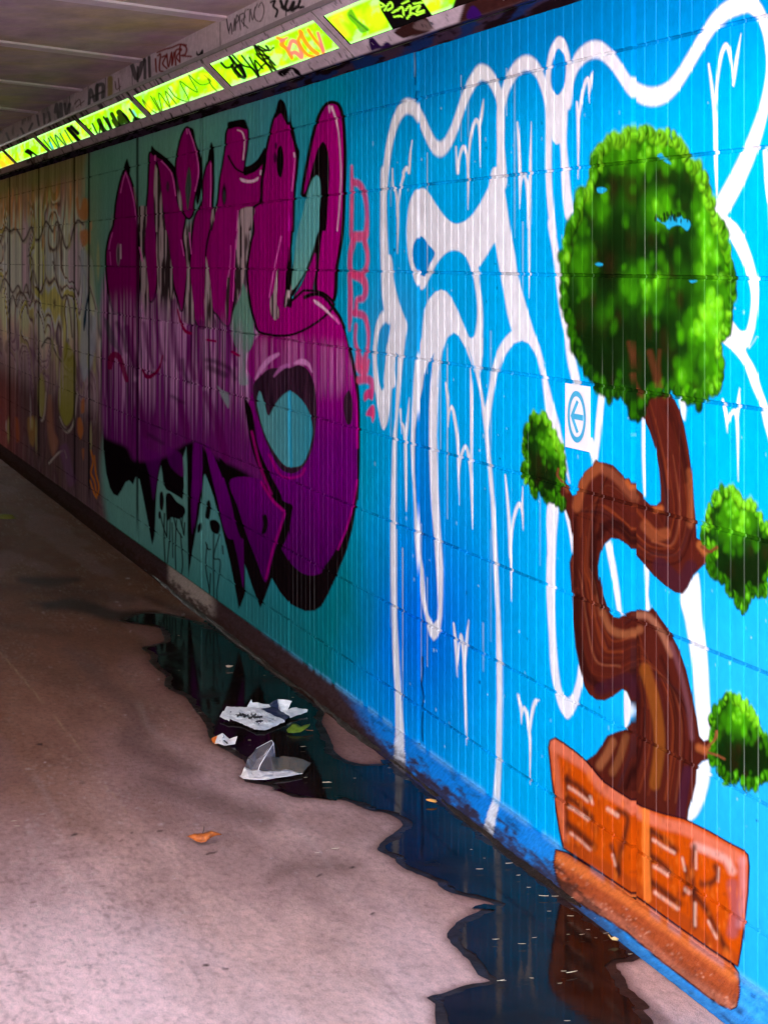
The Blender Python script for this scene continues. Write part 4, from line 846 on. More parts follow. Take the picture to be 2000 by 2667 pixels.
# body of the wall behind the painted face
M_CONC = mat_plain('plain_concrete', lin(120, 112, 110), .8, var=.2)
link('wall_core', MB().box(WX + .021, WX + .45, Y_MOUTH, Y_FAR, 2.2505, Z_CEIL - .001).box(WX + .02, WX + .45, Y_WALL, Y_FAR, 0.0, 2.25).mesh('wall_core'), M_CONC, wall)

# ---------------------------------------------------------------- floor
def base_line(x): return HY + .7795 * (x - VX)
edge = [(x, base_line(x) - 3) for x in (1490, 1400, 1300, 1200, 1100, 1010)]
es = ' '.join('%.1f,%.1f' % p for p in edge); far = ' '.join('%.1f,%.1f' % (x, base_line(x) - 3) for x in (842, 800, 740, 680, 620, 570, 540))
PUD = ('F1 1280,300 1180,270 1080,240 960,228 850,232 760,262 730,280 860,300 980,322 1012,400 940,425 872,450 930,490 925,535 1018,620 1012,670 1060,712 1150,750 1190,812 1232,862 1272,930 1280,985 1312,1012'
       '| F5 690,1332 790,1390 880,1440 940,1500 | L1 560,1165 640,1200 820,1232 940,1282 1080,1350 1180,1362 1450,1356 1600,1380 | F2 20,838 110,872 190,896 330,897 480,915 620,975 722,992 826,1052 800,1095 668,1210 782,1276 782,1296 850,1342 1030,1412 1052,1442 1130,1482 1240,1512 1392,1556 1320,1586'
       '| F4 1545,892 1420,940 1280,1022 1243,1102 1380,1252 1440,1342 1512,1382 1350,1412 1240,1452 1112,1492 1152,1532 1162,1640 1180,1720 | T4 560,1760 900,1720 960,1660 890,1580 922,1558 890,1520 802,1442 782,1392 722,1292 820,1275 880,1240'
       '| S ' + es + ' | F2 720,680 640,688 565,688 485,664 412,618 388,560 360,492 330,436 | S ' + far + ' | F1 1300,330')
def paint_floor():
    F = Sheet(-160, 2200, 960, 2900, 2.5)
    X = F.X[None, :] + 0 * F.Y[:, None]; Y = F.Y[:, None] + 0 * F.X[None, :]
    dep = FPX * EYE / (Y - HY); xr = (X - CX) / FPX * dep
    wx = dep * SPSI + xr * CPSI; wy_ = dep * CPSI - xr * SPSI
    n1 = fbm(wx * 1.6, wy_ * .5, 101); n2 = fbm(wx * 5, wy_ * 1.6, 102); n3 = fbm(wx * 20, wy_ * 8, 103); n4 = fbm(wx * 70, wy_ * 28, 104, 3)
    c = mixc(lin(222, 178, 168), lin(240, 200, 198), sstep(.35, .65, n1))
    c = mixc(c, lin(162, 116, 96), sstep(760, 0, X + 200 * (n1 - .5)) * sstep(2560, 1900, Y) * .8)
    c = mixc(c, lin(142, 90, 66), sstep(2450, 1850, Y + 260 * (n2 - .5)) * .78)               # fading daylight put into the floor colour: browner and darker further in
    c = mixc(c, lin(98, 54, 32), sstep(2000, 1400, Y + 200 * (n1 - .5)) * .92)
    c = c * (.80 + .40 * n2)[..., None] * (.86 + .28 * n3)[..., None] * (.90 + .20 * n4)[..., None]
    gm = sstep(900, 150, X) * sstep(1900, 2350, Y)
    g1 = fbm(wx * 110, wy_ * 26, 131, 3); g2 = fbm(wx * 130, wy_ * 34, 132, 3); g3 = fbm(wx * 9, wy_ * 2.5, 133)
    c = mixc(c, lin(112, 74, 66), sstep(.58, .68, g1) * (.08 + .3 * gm) * sstep(.3, .6, g3))
    c = mixc(c, lin(236, 208, 198), sstep(.62, .72, g2) * (.12 + .3 * gm) * sstep(.35, .65, 1 - g3))
    c = mixc(c, lin(150, 110, 108), sstep(.52, .62, fbm(wx * 4, wy_ * .8, 140)) * .28)
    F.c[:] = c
    F.poly(PUD, lin(96, 60, 52), soft=26, smooth=False, grow=12, alpha=.75, ay=.5)
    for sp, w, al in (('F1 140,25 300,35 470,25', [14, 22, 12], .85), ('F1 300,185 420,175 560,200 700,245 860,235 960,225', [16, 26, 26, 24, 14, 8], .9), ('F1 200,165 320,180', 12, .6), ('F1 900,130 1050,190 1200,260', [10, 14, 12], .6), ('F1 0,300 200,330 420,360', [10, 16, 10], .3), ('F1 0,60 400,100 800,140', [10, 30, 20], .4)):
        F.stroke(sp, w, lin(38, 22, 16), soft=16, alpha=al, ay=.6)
    damp = lin(112, 80, 74)
    for sp, w, al in (('F1 430,470 560,560 640,660 740,740 830,820 900,930 800,1000 900,1100 1100,1170 1200,1200', [16, 24, 26, 24, 26, 30, 30, 24, 26, 16], .5), ('F1 900,1240 1100,1330 1300,1390 1450,1450 1659,1500', [10, 22, 24, 24, 20], .5), ('F2 0,1400 200,1320 400,1330 560,1310', [10, 18, 20, 8], .45), ('F3 900,680 1080,700', 7, .3)):
        F.stroke(sp, w, damp, soft=22, alpha=al)
    for sp in ('F1 0,470 120,610 270,790', 'F1 330,860 450,1010 560,1150', 'F1 650,1300 720,1370 780,1460'):
        F.stroke(sp, .9, lin(206, 170, 130), soft=1.5, alpha=.6)
    for sp in ('F3 330,740 460,980 560,1180', 'F3 600,980 690,1180 780,1400', 'F4 560,1060 800,1400 1000,1620', 'F3 230,60 380,330', 'F3 200,400 290,560', 'F4 150,240 480,640', 'F1 860,800 940,960 1100,1060'):
        F.stroke(sp, 7, lin(206, 178, 172), soft=12, alpha=.2)
    F.stroke('F4 780,1320 1000,1600', 2, lin(150, 112, 116), soft=4, alpha=.5)
    rs = np.random.RandomState(21)
    for k in range(150):                                            # grit and scraps of silt, thickest at the left
        x = abs(rs.randn()) * 260; y = rs.uniform(1950, 2680); w = rs.uniform(2, 9)
        if k % 3: y = rs.uniform(2180, 2680)
        F.ell(x, y, w, w * rs.uniform(.18, .38), lin(104, 70, 62) if k % 5 < 3 else lin(216, 186, 176), soft=.5, alpha=rs.uniform(.2, .7), rot=rs.randn() * .25)
    for k in range(420):
        x = rs.uniform(0, 1500); y = rs.uniform(1500, 2680); w = rs.uniform(1.5, 5)
        F.ell(x, y, w, w * rs.uniform(.25, .5), lin(110, 78, 74) if k % 2 else lin(222, 196, 194), soft=.5, alpha=rs.uniform(.2, .65), rot=rs.randn() * .3)
    for sp in ('F4 400,705 425,692', 'F4 605,650 635,645', 'F1 230,1040 258,1042', 'F4 745,952 762,944', 'F3 1340,560 1400,548', 'F3 460,440 495,432', 'F3 1018,413 1045,412', 'F3 845,425 856,425', 'F3 1310,1283 1350,1280', 'F3 1445,1303 1480,1304'):
        F.stroke(sp, 2.0, lin(52, 34, 36), soft=1.2, smooth=False)
    return F
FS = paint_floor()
m, nt, b = node_mat('dusty_concrete')
pc = paint_attr(nt)
c2 = mix(nt, pc, ramp(nt, noise(nt, 55, 8, .75, stretch=(1, .45, 1)), [(.3, grey(.66)), (.5, grey(1.02)), (.72, grey(1.2))]), 1.0, 'MULTIPLY')
c2 = mix(nt, c2, ramp(nt, noise(nt, 420, 3, .6), [(.35, grey(.66)), (.65, grey(1.2))]), .9, 'MULTIPLY')
nt.links.new(c2, b.inputs['Base Color'])
nt.links.new(ramp(nt, noise(nt, 4, 4), [(.3, grey(.62)), (.7, grey(.86))]), b.inputs['Roughness']); b.inputs['Specular IOR Level'].default_value = .015
bump(nt, b, noise(nt, 110, 8, .75), .9, .008)
M_FLOOR = m
ys = np.concatenate([np.linspace(-8.0, 4.0, 24), (FPX * EYE / (np.arange(2760, 1090, -3.2) - HY) - 0)])
ys = np.concatenate([ys[:24], ys[24:][ys[24:] > 4.05]]); ys = np.concatenate([ys, np.linspace(ys[-1] + .3, Y_FAR + 1, 30)])
xs = np.concatenate([np.linspace(X_LEFT, -1.1, 24), np.arange(-1.09, WX, .0075), [WX]])
XX, FY = np.meshgrid(xs, ys); ix, iy = to_img(XX, FY, 0)
iy = np.where(FY < 2.0, 2890, iy); ix = np.where(FY < 2.0, 900, ix)
zz = (fbm(XX * 2.2, FY * 1.1, 7) - .5) * .006 * (XX < 1.7)
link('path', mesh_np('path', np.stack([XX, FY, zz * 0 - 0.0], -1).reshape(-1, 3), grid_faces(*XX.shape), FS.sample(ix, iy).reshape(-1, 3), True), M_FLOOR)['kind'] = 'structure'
M_GND = mat_plain('outside_paving', lin(150, 142, 134), .85, var=.2, nscale=3)
link('ground', MB().box(-300, 300, -300, 300, -.5, -.03).mesh('ground'), M_GND)['kind'] = 'structure'

# ---------------------------------------------------------------- puddles
def rough_edge(P, amp, seed, step=.02):
    rs = np.random.RandomState(seed); out = []
    for k in range(len(P)):
        a = np.array(P[k]); c = np.array(P[(k + 1) % len(P)]); L = np.linalg.norm(c - a); n = max(1, int(L / step)); nv = np.array([-(c - a)[1], (c - a)[0]]) / (L + 1e-9)
        for i in range(n):
            t = i / n; out.append(a + (c - a) * t + nv * (amp * (rs.rand() - .5) * (2 if 0 < i else 0) + amp * 2.2 * (vnoise(L * t * 9 + k * 3.1, 0.0, seed) - .5)))
    return [tuple(p) for p in out]
def water(name, spec, z=.004, amp=.006, seed=1):
    P = [on_floor(x, y, z)[:2] for x, y in catmull(pt(spec), True, 3)]
    P = rough_edge(P, amp, seed)
    return tess(name, P, z)
def tess(name, P, z):
    from mathutils.geometry import delaunay_2d_cdt
    vs, _, fs, *_r = delaunay_2d_cdt([Vector(p) for p in P], [], [list(range(len(P)))], 1, 1e-5)
    V = [(v.x, v.y, z) for v in vs]; F = []
    for f in fs:
        a, b_, c = (vs[i] for i in f[:3]); F.append(tuple(f) if (b_ - a).cross(c - a) > 0 else tuple(f)[::-1])
    return pydata(name, V, F)
m, nt, b = node_mat('standing_water')
nt.links.new(ramp(nt, noise(nt, 7, 5), [(.3, (.006, .0035, .003)), (.75, (.022, .012, .009))]), b.inputs['Base Color'])
wn = noise(nt, 3.2, 6, .62)
nt.links.new(ramp(nt, wn, [(.35, grey(.03)), (.55, grey(.07)), (.7, grey(.28))]), b.inputs['Roughness']); b.inputs['IOR'].default_value = 1.33
nt.links.new(ramp(nt, wn, [(.3, grey(.04)), (.72, grey(.018))]), b.inputs['Specular IOR Level'])
bump(nt, b, noise(nt, 22, 4, .6), .05, .004)
M_WATER = m
m, nt, b = node_mat('wet_concrete')
nt.links.new(ramp(nt, noise(nt, 26, 7, .7), [(.3, (.010, .005, .004)), (.72, (.045, .026, .021))]), b.inputs['Base Color'])
nt.links.new(ramp(nt, noise(nt, 12, 5), [(.35, grey(.25)), (.7, grey(.5))]), b.inputs['Roughness']); b.inputs['Specular IOR Level'].default_value = .03; bump(nt, b, noise(nt, 70, 6, .7), .22, .004)
M_WET = m
link('puddle', water('puddle', PUD, .0015, .003, 3), M_WET)['kind'] = 'structure'
# the deeper, mirror-still water inside the wet margin
def inset(spec, d):
    P = [on_floor(x, y, 0)[:2] for x, y in pt(spec)]
    return P
def shrink(P, d):
    P = np.array(P); n = len(P); A = 0.5 * np.sum(P[:, 0] * np.roll(P[:, 1], -1) - np.roll(P[:, 0], -1) * P[:, 1]); sg = 1 if A > 0 else -1
    out = []
    for i in range(n):
        a, p, c = P[i - 1], P[i], P[(i + 1) % n]
        t = (c - a); t = t / (np.linalg.norm(t) + 1e-9); nv = np.array([-t[1], t[0]]) * sg; out.append(tuple(p + nv * d))
    return out
P = shrink([on_floor(x, y, .0035)[:2] for x, y in catmull(pt(PUD), True, 3)], .026)
P = rough_edge(P, .007, 8)
me = tess('water', P, .0035)
link('water', me, M_WATER)['kind'] = 'structure'

# ridge of wet silt caught along the foot of the wall
yy = np.arange(5.0, 12.6, .02); cr = np.linspace(0, 1, 9)
tap = sstep(12.6, 10.5, yy) * sstep(5.0, 5.9, yy); wdt = (.004 + .06 * np.maximum(fbm(yy * 2.3, 0 * yy, 201) - .25, 0)) * tap + .002; hgt = (.001 + .012 * np.maximum(fbm(yy * 6, 0 * yy, 202) - .2, 0)) * tap + .0005
CC, SY = np.meshgrid(cr, yy, indexing='ij')
SX = WX - .066 - wdt[None, :] * CC + .012 * (fbm(SY * 22, CC * 3, 203) - .5); SZ = .0040 + hgt[None, :] * (1 - CC) ** 1.3 * (.6 + .8 * fbm(SY * 40, CC * 5, 204)) - .012 * CC ** 3
m, nt, b = node_mat('wet_silt')
nt.links.new(ramp(nt, noise(nt, 70, 7, .75), [(.3, (.010, .006, .004)), (.55, (.030, .017, .012)), (.78, (.10, .06, .045))]), b.inputs['Base Color']); b.inputs['Roughness'].default_value = .6; b.inputs['Specular IOR Level'].default_value = .03
bump(nt, b, noise(nt, 160, 5, .7), .6, .004)
link('silt', mesh_np('silt', np.stack([SX, SY, SZ], -1).reshape(-1, 3), grid_faces(*SX.shape, True), None, True), m)['kind'] = 'stuff'

# ---------------------------------------------------------------- light strip, fascia, ceiling
def paint_strip():
    L = Sheet(-200, 1500, -160, 520, 1.6)
    X = L.X[None, :] + 0 * L.Y[:, None]; Y = L.Y[:, None] + 0 * L.X[None, :]
    sl = (HY - Y) / (X - VX)
    U = 12800 / (X - VX); n = fbm(U * 5, sl * 60, 1); n2 = fbm(U * 22, sl * 200, 2)
    c = mixc(lin(198, 180, 192), lin(230, 216, 226), n)
    c = mixc(c, lin(222, 212, 218), sstep(.443, .452, sl) * sstep(350, 700, X))             # fascia paler
    c = mixc(c, lin(166, 140, 128), sstep(330, 0, X) * .75)
    c = mixc(c, lin(58, 40, 32), sstep(.55, .75, fbm(U * 3, sl * 20, 7)) * sstep(420, 100, X) * .7)
    c = c * (.86 + .28 * n2)[..., None]
    L.c[:] = c
    BK = lin(24, 18, 22)
    # dirty underside
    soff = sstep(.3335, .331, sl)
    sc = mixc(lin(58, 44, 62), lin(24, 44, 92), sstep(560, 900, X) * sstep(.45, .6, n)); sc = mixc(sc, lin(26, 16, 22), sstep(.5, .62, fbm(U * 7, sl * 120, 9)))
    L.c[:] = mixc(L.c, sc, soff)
    # far right unit painted dark brown over everything, with a purple blot
    L.c[:] = mixc(L.c, lin(66, 36, 34) * (.6 + .8 * n2)[..., None], sstep(1205, 1216, X + (sl - .36) * -600) * sstep(.329, .333, sl))
    L.poly('W2 1470,60 1500,30 1550,90 1520,110 1460,110', lin(60, 20, 110), soft=2); L.poly('W2 855,235 880,230 930,280 960,255 990,270 980,290 900,300 870,310', lin(50, 26, 80), soft=2)
    L.poly('W2 1010,190 1190,95 1240,180 1090,230 1060,230', lin(62, 36, 34), soft=2); L.poly('W2 1130,170 1150,130 1200,120 1262,175 1230,188', lin(150, 130, 130), soft=3, alpha=.6)
    L.poly('W2 290,440 370,410 420,430 440,470 400,450 380,425 330,470 300,460', BK, soft=1.5)
    # old writing on the fascia (as it stands there)
    for sp, w in (('W1 1398,110 1412,190 1425,140 1432,205', 1.5), ('W1 1440,190 1450,110 1452,185 1462,90 1475,110 1460,140', 1.4), ('W1 1485,180 1480,90 1505,80 1512,105 1490,125 1530,170', 1.4), ('W1 1505,160 1515,60 1550,55', 1.3), ('W1 1540,130 1545,60 1560,120 1575,40', 1.3), ('W1 1590,20 1570,70 1580,120 1610,125 1630,60 1615,10 1595,40', 1.3), ('W1 1415,205 1400,120', 1.2)):
        L.stroke(sp, w, lin(70, 60, 64), soft=1)
    for sp, w in (('W2 250,10 275,0 265,35 290,60 280,100', 3), ('W2 310,0 330,50 350,0', 4), ('W2 320,40 360,60 390,10 380,60 410,40', 4.5), ('W2 430,0 420,40 450,40', 3.5), ('W2 345,40 343,95', 1.5)):
        L.stroke(sp, w, BK, soft=1)
    RD = lin(130, 26, 24)
    for sp in ('W1 960,360 965,440', 'W1 975,340 990,330 985,430 1010,440', 'W1 1000,350 1025,340 1005,390 1030,420', 'W1 1030,330 1040,410 1060,320 1062,400 1075,320', 'W1 1085,400 1085,310 1120,300 1090,350 1110,380', 'W1 1110,380 1115,275 1150,290 1145,330 1120,340 1180,345', 'W1 970,320 1020,300 1060,290 1110,270 1150,275'):
        L.stroke(sp, 2.2, RD, soft=1.2)
    for sp, w in (('W1 815,400 845,480 885,360', 6), ('W1 895,370 895,480', 4), ('W1 920,350 925,470', 4), ('W1 850,410 850,500', 3), ('W1 550,640 560,550 590,630 600,520', 4), ('W1 600,610 600,530 635,520 635,600', 5), ('W1 340,690 350,640 360,720', 4), ('W1 375,640 380,720', 5), ('W1 400,640 410,700 430,640', 4), ('W1 560,600 640,560', 3), ('W1 300,690 310,740', 3), ('W1 270,700 275,760', 3), ('W1 230,710 240,770', 3), ('W1 200,760 180,800', 3), ('W1 130,790 150,830', 3), ('W1 40,820 60,870', 3)):
        L.stroke(sp, w, BK, soft=1.4, alpha=.85)
    for sp in ('W1 460,640 490,610 500,650', 'W1 470,660 520,620', 'W1 710,500 720,550 745,530', 'W1 730,480 740,560'):
        L.stroke(sp, 1.2, lin(90, 50, 50), soft=1)
    L.stroke('W1 680,480 680,600', 7, lin(150, 132, 40), soft=3, alpha=.9)
    L.poly('W1 1215,310 1225,330 1250,300 1255,330 1230,345 1212,335', BK, soft=1)
    for x in (1358, 920, 815, 650, 545, 430):
        L.stroke('W1 %d,%d %d,%d' % (x, 140 + (1358 - x) * .5 - 60, x + 2, 140 + (1358 - x) * .5 + 140), .8, lin(60, 50, 52), soft=1, mask=sstep(.446, .45, sl))
    # drips and ticks on the frames
    rs = np.random.RandomState(5)
    for k in range(150):
        x = rs.uniform(0, 1180); s0 = rs.choice([rs.uniform(.424, .442), rs.uniform(.334, .353)]); y = HY - s0 * (x - VX); l = rs.uniform(3, 13)
        L.stroke([(x, y), (x + l * .55, y + l)], rs.uniform(.6, 1.6), BK, soft=1, smooth=False, alpha=rs.uniform(.4, 1))
    for k in range(46):
        x = rs.uniform(0, 420); y = HY - .432 * (x - VX)
        L.stroke([(x - 5, y - 8), (x + 12, y + 14)], rs.uniform(1, 3), lin(36, 24, 24), soft=1.5, smooth=False, alpha=.8)
    return L
def paint_glow():
    G = Sheet(-200, 1500, -160, 520, 1.6)
    X = G.X[None, :] + 0 * G.Y[:, None]; Y = G.Y[:, None] + 0 * G.X[None, :]
    sl = (HY - Y) / (X - VX); U = 12800 / (X - VX)
    n = fbm(U * 4, sl * 26, 31); n2 = fbm(U * 9, sl * 50, 32)
    c = mixc(np.array([.27, 1., .002]), np.array([.46, 1., .006]), sstep(.4, .62, n)); c = mixc(c, np.array([.40, 1., .22]), sstep(.56, .74, n2) * .8)
    rim = np.maximum(sstep(.362, .3575, sl), sstep(.414, .4185, sl)); c = mixc(c, np.array([.44, 1., .30]), rim * .8)
    c = mixc(c, np.array([.2, .9, .2]), sstep(.62, .8, fbm(U * 6, sl * 30, 35)) * .5)
    G.c[:] = c
    BK = lin(7, 6, 5); OR = lin(255, 176, 10)
    # pale scribbles, inks and washes on each lit cover
    for sp, w in (('W1 850,630 900,690 930,710 880,620', 1.0), ('W1 880,610 940,680 990,700 930,590', 1.0), ('W1 950,600 1000,690 980,570 1050,660 1020,560 1090,640', 1.0), ('W1 1040,540 1090,600 1165,620 1110,500 1170,540 1220,565 1165,460 1240,520 1300,500 1260,460', 1.0), ('W1 1280,480 1310,530 1340,560', 1.0)):
        G.stroke(sp, 1.7, np.array([.05, .09, .003]), soft=1.2)
    G.poly('W1 900,640 920,615 945,650 930,690 905,680', np.array([.6, .5, .01]), soft=4, alpha=.7); G.poly('W1 1230,450 1280,450 1285,480 1240,490', np.array([.6, .5, .01]), soft=4, alpha=.6)
    for sp, w in (('W1 1365,385 1400,415 1440,395 1420,350 1395,320', 2.4), ('W1 1430,400 1460,450 1510,475 1480,400 1450,420 1475,470', 3), ('W1 1430,330 1500,400 1560,420 1600,470 1540,350', 1.8), ('W1 1590,440 1640,390 1680,440 1570,270', 2), ('W1 1640,350 1700,400 1590,280 1659,310 1690,290', 1.6), ('W2 130,265 200,310 235,300 220,280', 2.2), ('W2 150,290 190,360 240,350 160,330 280,430 240,380', 2), ('W2 0,350 40,400 95,470 60,400 30,420 60,460', 2.4), ('W2 70,340 150,440 180,480 150,370 200,420', 1.8)):
        G.stroke(sp, w * 1.5, BK, soft=1.2, alpha=.97)
    PK = np.array([.55, .12, .11]); OG = np.array([.58, .19, .01])
    for sp, w, cc in (('W2 290,230 330,250 310,270 350,300 380,350', 4, OG), ('W2 360,300 380,250 420,270 440,350 400,320 370,330', 5, PK), ('W2 430,190 460,250 500,300 540,330', 5, OG), ('W2 480,180 520,240 560,290 575,330', 4, OG), ('W2 540,200 560,260 575,310', 4, PK), ('W2 440,200 420,250 470,330 520,350', 4, OG), ('W2 320,260 380,360', 3, OG), ('W2 310,250 350,230', 3, PK)):
        G.stroke(sp, w * 1.25, cc, soft=3, alpha=.95)
    for sp in ('W2 610,110 660,100 700,150 740,220 690,230 640,160', 'W2 640,90 690,80 730,140'):
        G.poly(sp, np.array([.58, .3, .02]), soft=8, alpha=.75)
    G.poly('W2 720,80 745,50 760,70 790,120 860,180 810,200 770,150 735,115', np.array([.07, .25, .005]), soft=1.5, alpha=.9)
    for k in range(14): G.ell(*pt('W2 %d,%d' % (740 + k * 8, 90 + k * 7))[0], 3, 2, np.array([.02, .11, .01]), alpha=.7)
    # black overpaint with lime scratching
    G.poly('W2 890,-120 930,60 1005,185 1250,95 1170,-20 1120,-120', lin(9, 6, 7), soft=1.2, smooth=False)
    LM = np.array([.4, .85, .04])
    for sp in ('W2 920,10 950,30 930,40', 'W2 960,40 990,10 1000,40 970,60', 'W2 1000,75 1040,50', 'W2 1010,100 1050,95 1060,100', 'W2 1030,60 1060,40 1070,90', 'W2 1080,60 1110,30 1110,80', 'W2 1090,110 1120,80 1150,85', 'W2 1120,50 1170,30 1150,70 1195,60', 'W2 1060,20 1100,0', 'W2 1130,20 1190,10', 'W2 950,60 960,50', 'W2 1150,90 1195,70'):
        G.stroke(sp, 2.0, LM, soft=1)
    for sp, w in (('W1 530,770 545,800 560,790', 1.2), ('W1 570,760 610,830 620,760 650,830', 1.5), ('W1 610,740 640,800 690,840 640,820', 4), ('W1 660,730 700,820 720,830', 3), ('W1 690,700 740,800 700,740 750,790', 3.5), ('W1 735,690 780,740 790,810 760,790 740,720', 5), ('W1 760,700 830,790', 2), ('W1 800,670 860,760 880,770', 2), ('W1 840,740 890,760', 6), ('W1 650,830 700,850', 6), ('W1 750,810 800,790', 5), ('W1 640,720 680,780', 2)):
        G.stroke(sp, w * 1.6, BK, soft=1.2, alpha=.97)
    G.stroke('W1 820,680 840,710', 2, lin(60, 150, 200), soft=2, alpha=.7)
    for sp in ('W1 270,860 330,930 300,850', 'W1 310,840 370,920 340,830 410,900 370,820', 'W1 400,800 450,880 480,900', 'W1 250,880 290,920'):
        G.stroke(sp, 2.0, np.array([.02, .07, .02]), soft=1.2)
    G.stroke('W1 420,790 500,880', 5.5, BK, soft=1.5); G.stroke('W1 440,780 480,820', 5.5, BK, soft=2)
    G.stroke('W1 310,880 325,910', 2.5, lin(40, 160, 170), soft=2)
    G.poly('W1 15,960 60,950 100,1010 90,1050 40,1000', np.array([.6, .3, .01]), soft=6, alpha=.8); G.poly('W1 -20,980 20,985 60,1040 20,1050', np.array([.6, .25, .01]), soft=6, alpha=.8)
    G.poly('W1 150,935 175,915 265,985 225,965 200,950 205,1010 185,960', BK, soft=1.5)
    # last unit covered in dark paint
    G.c[:] = mixc(G.c, lin(20, 9, 8), sstep(1172, 1180, X - (sl - .355) * 700))
    return G
LAMP = .15
ST = paint_strip(); GL = paint_glow()
M_HOUS = mat_painted('dull_painted_metal', .5, 40, .85, 1.08, .2, .002, 160, spec=0.0)
M_FASC = mat_painted('painted_render_board', .7, 30, .8, 1.08, .3, .003, 140, spec=.03)
m, nt, b = node_mat('lit_lamp_cover')
b.inputs['Specular IOR Level'].default_value = 0; nt.links.new(mix(nt, paint_attr(nt), grey(.15), 1.0, 'MULTIPLY'), b.inputs['Base Color']); nt.links.new(paint_attr(nt), b.inputs['Emission Color']); b.inputs['Emission Strength'].default_value = LAMP; b.inputs['Roughness'].default_value = .3
M_LIT = m
def plane_grid(A, B, y0, y1, ns, ny, sheet, lift=0.0, flip=False):
    """strip between profile points A and B (X, Z), from y0 to y1"""
    s = np.linspace(0, 1, ns); y = np.linspace(y0, y1, ny)
    nx, nz = -(B[1] - A[1]), (B[0] - A[0]); L = math.hypot(nx, nz); nx, nz = nx / L * lift, nz / L * lift
    SX, YYg = np.meshgrid(s, y, indexing='ij'); X = A[0] + (B[0] - A[0]) * SX; Z = A[1] + (B[1] - A[1]) * SX
    ix, iy = to_img(X, YYg, Z)
    return np.stack([X + nx, YYg, Z + nz], -1).reshape(-1, 3), grid_faces(ns, ny, flip), sheet.sample(ix, iy).reshape(-1, 3)
def join(parts):
    V = []; F = []; C = []; n = 0
    for v, f, c in parts: V.append(v); F.append(f + n); C.append(c); n += len(v)
    return np.concatenate(V), np.concatenate(F), np.concatenate(C)
LIP = (2.020, 2.296); RDG = (1.861, 2.455)
def on_face(s): t = s / .2249; return (LIP[0] + (RDG[0] - LIP[0]) * t, LIP[1] + (RDG[1] - LIP[1]) * t)
SCREW = MB().prism([(.006 * math.cos(a) * .7071 - .002, -.006 * math.cos(a) * .7071 - .002) for a in (0, 1.5, 3.1, 4.7)], -.005, .005).mesh('screw'); SCREW.materials.append(mat_plain('screw_steel', lin(120, 116, 118), .4, .6))
UNITS = [(5.70, 7.70, 'lamp unit nearest the camera, its cover mostly blacked out with lime scratching'),
         (7.70, 9.70, 'lamp unit with pink and orange scrawl beside black loops on its glowing cover'),
         (9.70, 11.70, 'lamp unit with thin grey zigzag scribble across its whole glowing cover'),
         (11.70, 13.68, 'lamp unit with thick black spiky lettering dripping off its glowing cover'),
         (13.68, 15.72, 'lamp unit with fine zigzags and one black slash near the right end'),
         (15.72, 17.72, 'lamp unit with orange wash and a black wedge at its right end'),
         (17.72, 19.72, 'lamp unit cut by the left edge of the photo, orange at its end'),
         (19.72, 21.72, 'unlabelled'), (21.72, 23.72, 'unlabelled')]
for y0, y1, lb in UNITS[:7]:
    root = tag(empty('wall_lamp', (LIP[0], (y0 + y1) / 2, LIP[1])), lb, 'lamp', 'lamp units along the top of the wall')
    a, b2 = y0 + .004, y1 - .004; d0, d1 = y0 + .07, y1 - .07
    e0, e1 = .0495, .184
    w = .012; parts = []
    ny = 250
    parts.append(plane_grid(on_face(0), on_face(e0), a, b2, 10, ny, ST)); parts.append(plane_grid(on_face(e1), on_face(.2249), a, b2, 8, ny, ST))
    parts.append(plane_grid(on_face(e0), on_face(e1), a, d0, 24, 10, ST)); parts.append(plane_grid(on_face(e0), on_face(e1), d1, b2, 24, 10, ST))
    # returns round the opening, lip and top fold
    def ret(P, Q, y0_, y1_):
        v, f, c = plane_grid(P, Q, y0_, y1_, 3, 40, ST); return v, f, c * 0 + lin(34, 28, 30)
    nx = .7071 * .008
    for e in (e0, e1):
        p = on_face(e); q = (p[0] + nx, p[1] + nx); parts.append(ret(p, q, d0, d1))
    for yy in (d0, d1):
        p, q = on_face(e0), on_face(e1); V = np.array([(p[0], yy, p[1]), (q[0], yy, q[1]), (q[0] + nx, yy, q[1] + nx), (p[0] + nx, yy, p[1] + nx)])
        parts.append((V, np.array([[0, 1, 2, 3]]), np.tile(lin(20, 16, 18), (4, 1))))
    parts.append(plane_grid((LIP[0] + .016, LIP[1] - .004), LIP, a, b2, 3, ny, ST)); parts.append(plane_grid(RDG, (RDG[0] + .01, RDG[1] + .012), a, b2, 3, 60, ST))
    V, F, C = join(parts); link('housing', mesh_np('housing', V, F, C), M_HOUS, root)
    p, q = on_face(e0), on_face(e1)
    V, F, C = plane_grid((p[0] + nx * .6, p[1] + nx * .6), (q[0] + nx * .6, q[1] + nx * .6), d0, d1, 34, 340, GL)
    # colour is read where the cover is seen through its opening
    link('lamp_cover', mesh_np('lamp_cover', V, F, C), M_LIT, root)
    for yy in (d0 + .25, (d0 + d1) / 2, d1 - .25):
        for e in (.028, .206):
            p = on_face(e); so_ = bpy.data.objects.new('screw', SCREW); COL.objects.link(so_); so_.location = (p[0] - .001, yy, p[1] - .001); so_.parent = root; so_.matrix_parent_inverse = Matrix.Translation(root.location).inverted()
V, F, C = join([plane_grid((WX - .001, Z_WT), (LIP[0] + .017, LIP[1] - .005), Y_MOUTH, Y_FAR, 14, 1400, ST), plane_grid((WX + .02, Z_WT), (WX - .001, Z_WT), Y_MOUTH, Y_FAR, 2, 60, ST)])
V[:, 2] += (fbm(V[:, 1] * 7, V[:, 0] * 60, 4) - .5) * .006
tag(link('cable_trunking', mesh_np('cable_trunking', V, F, C), M_HOUS), 'dark grimy trunking between the lamp units and the top of the painted wall', 'trunking')
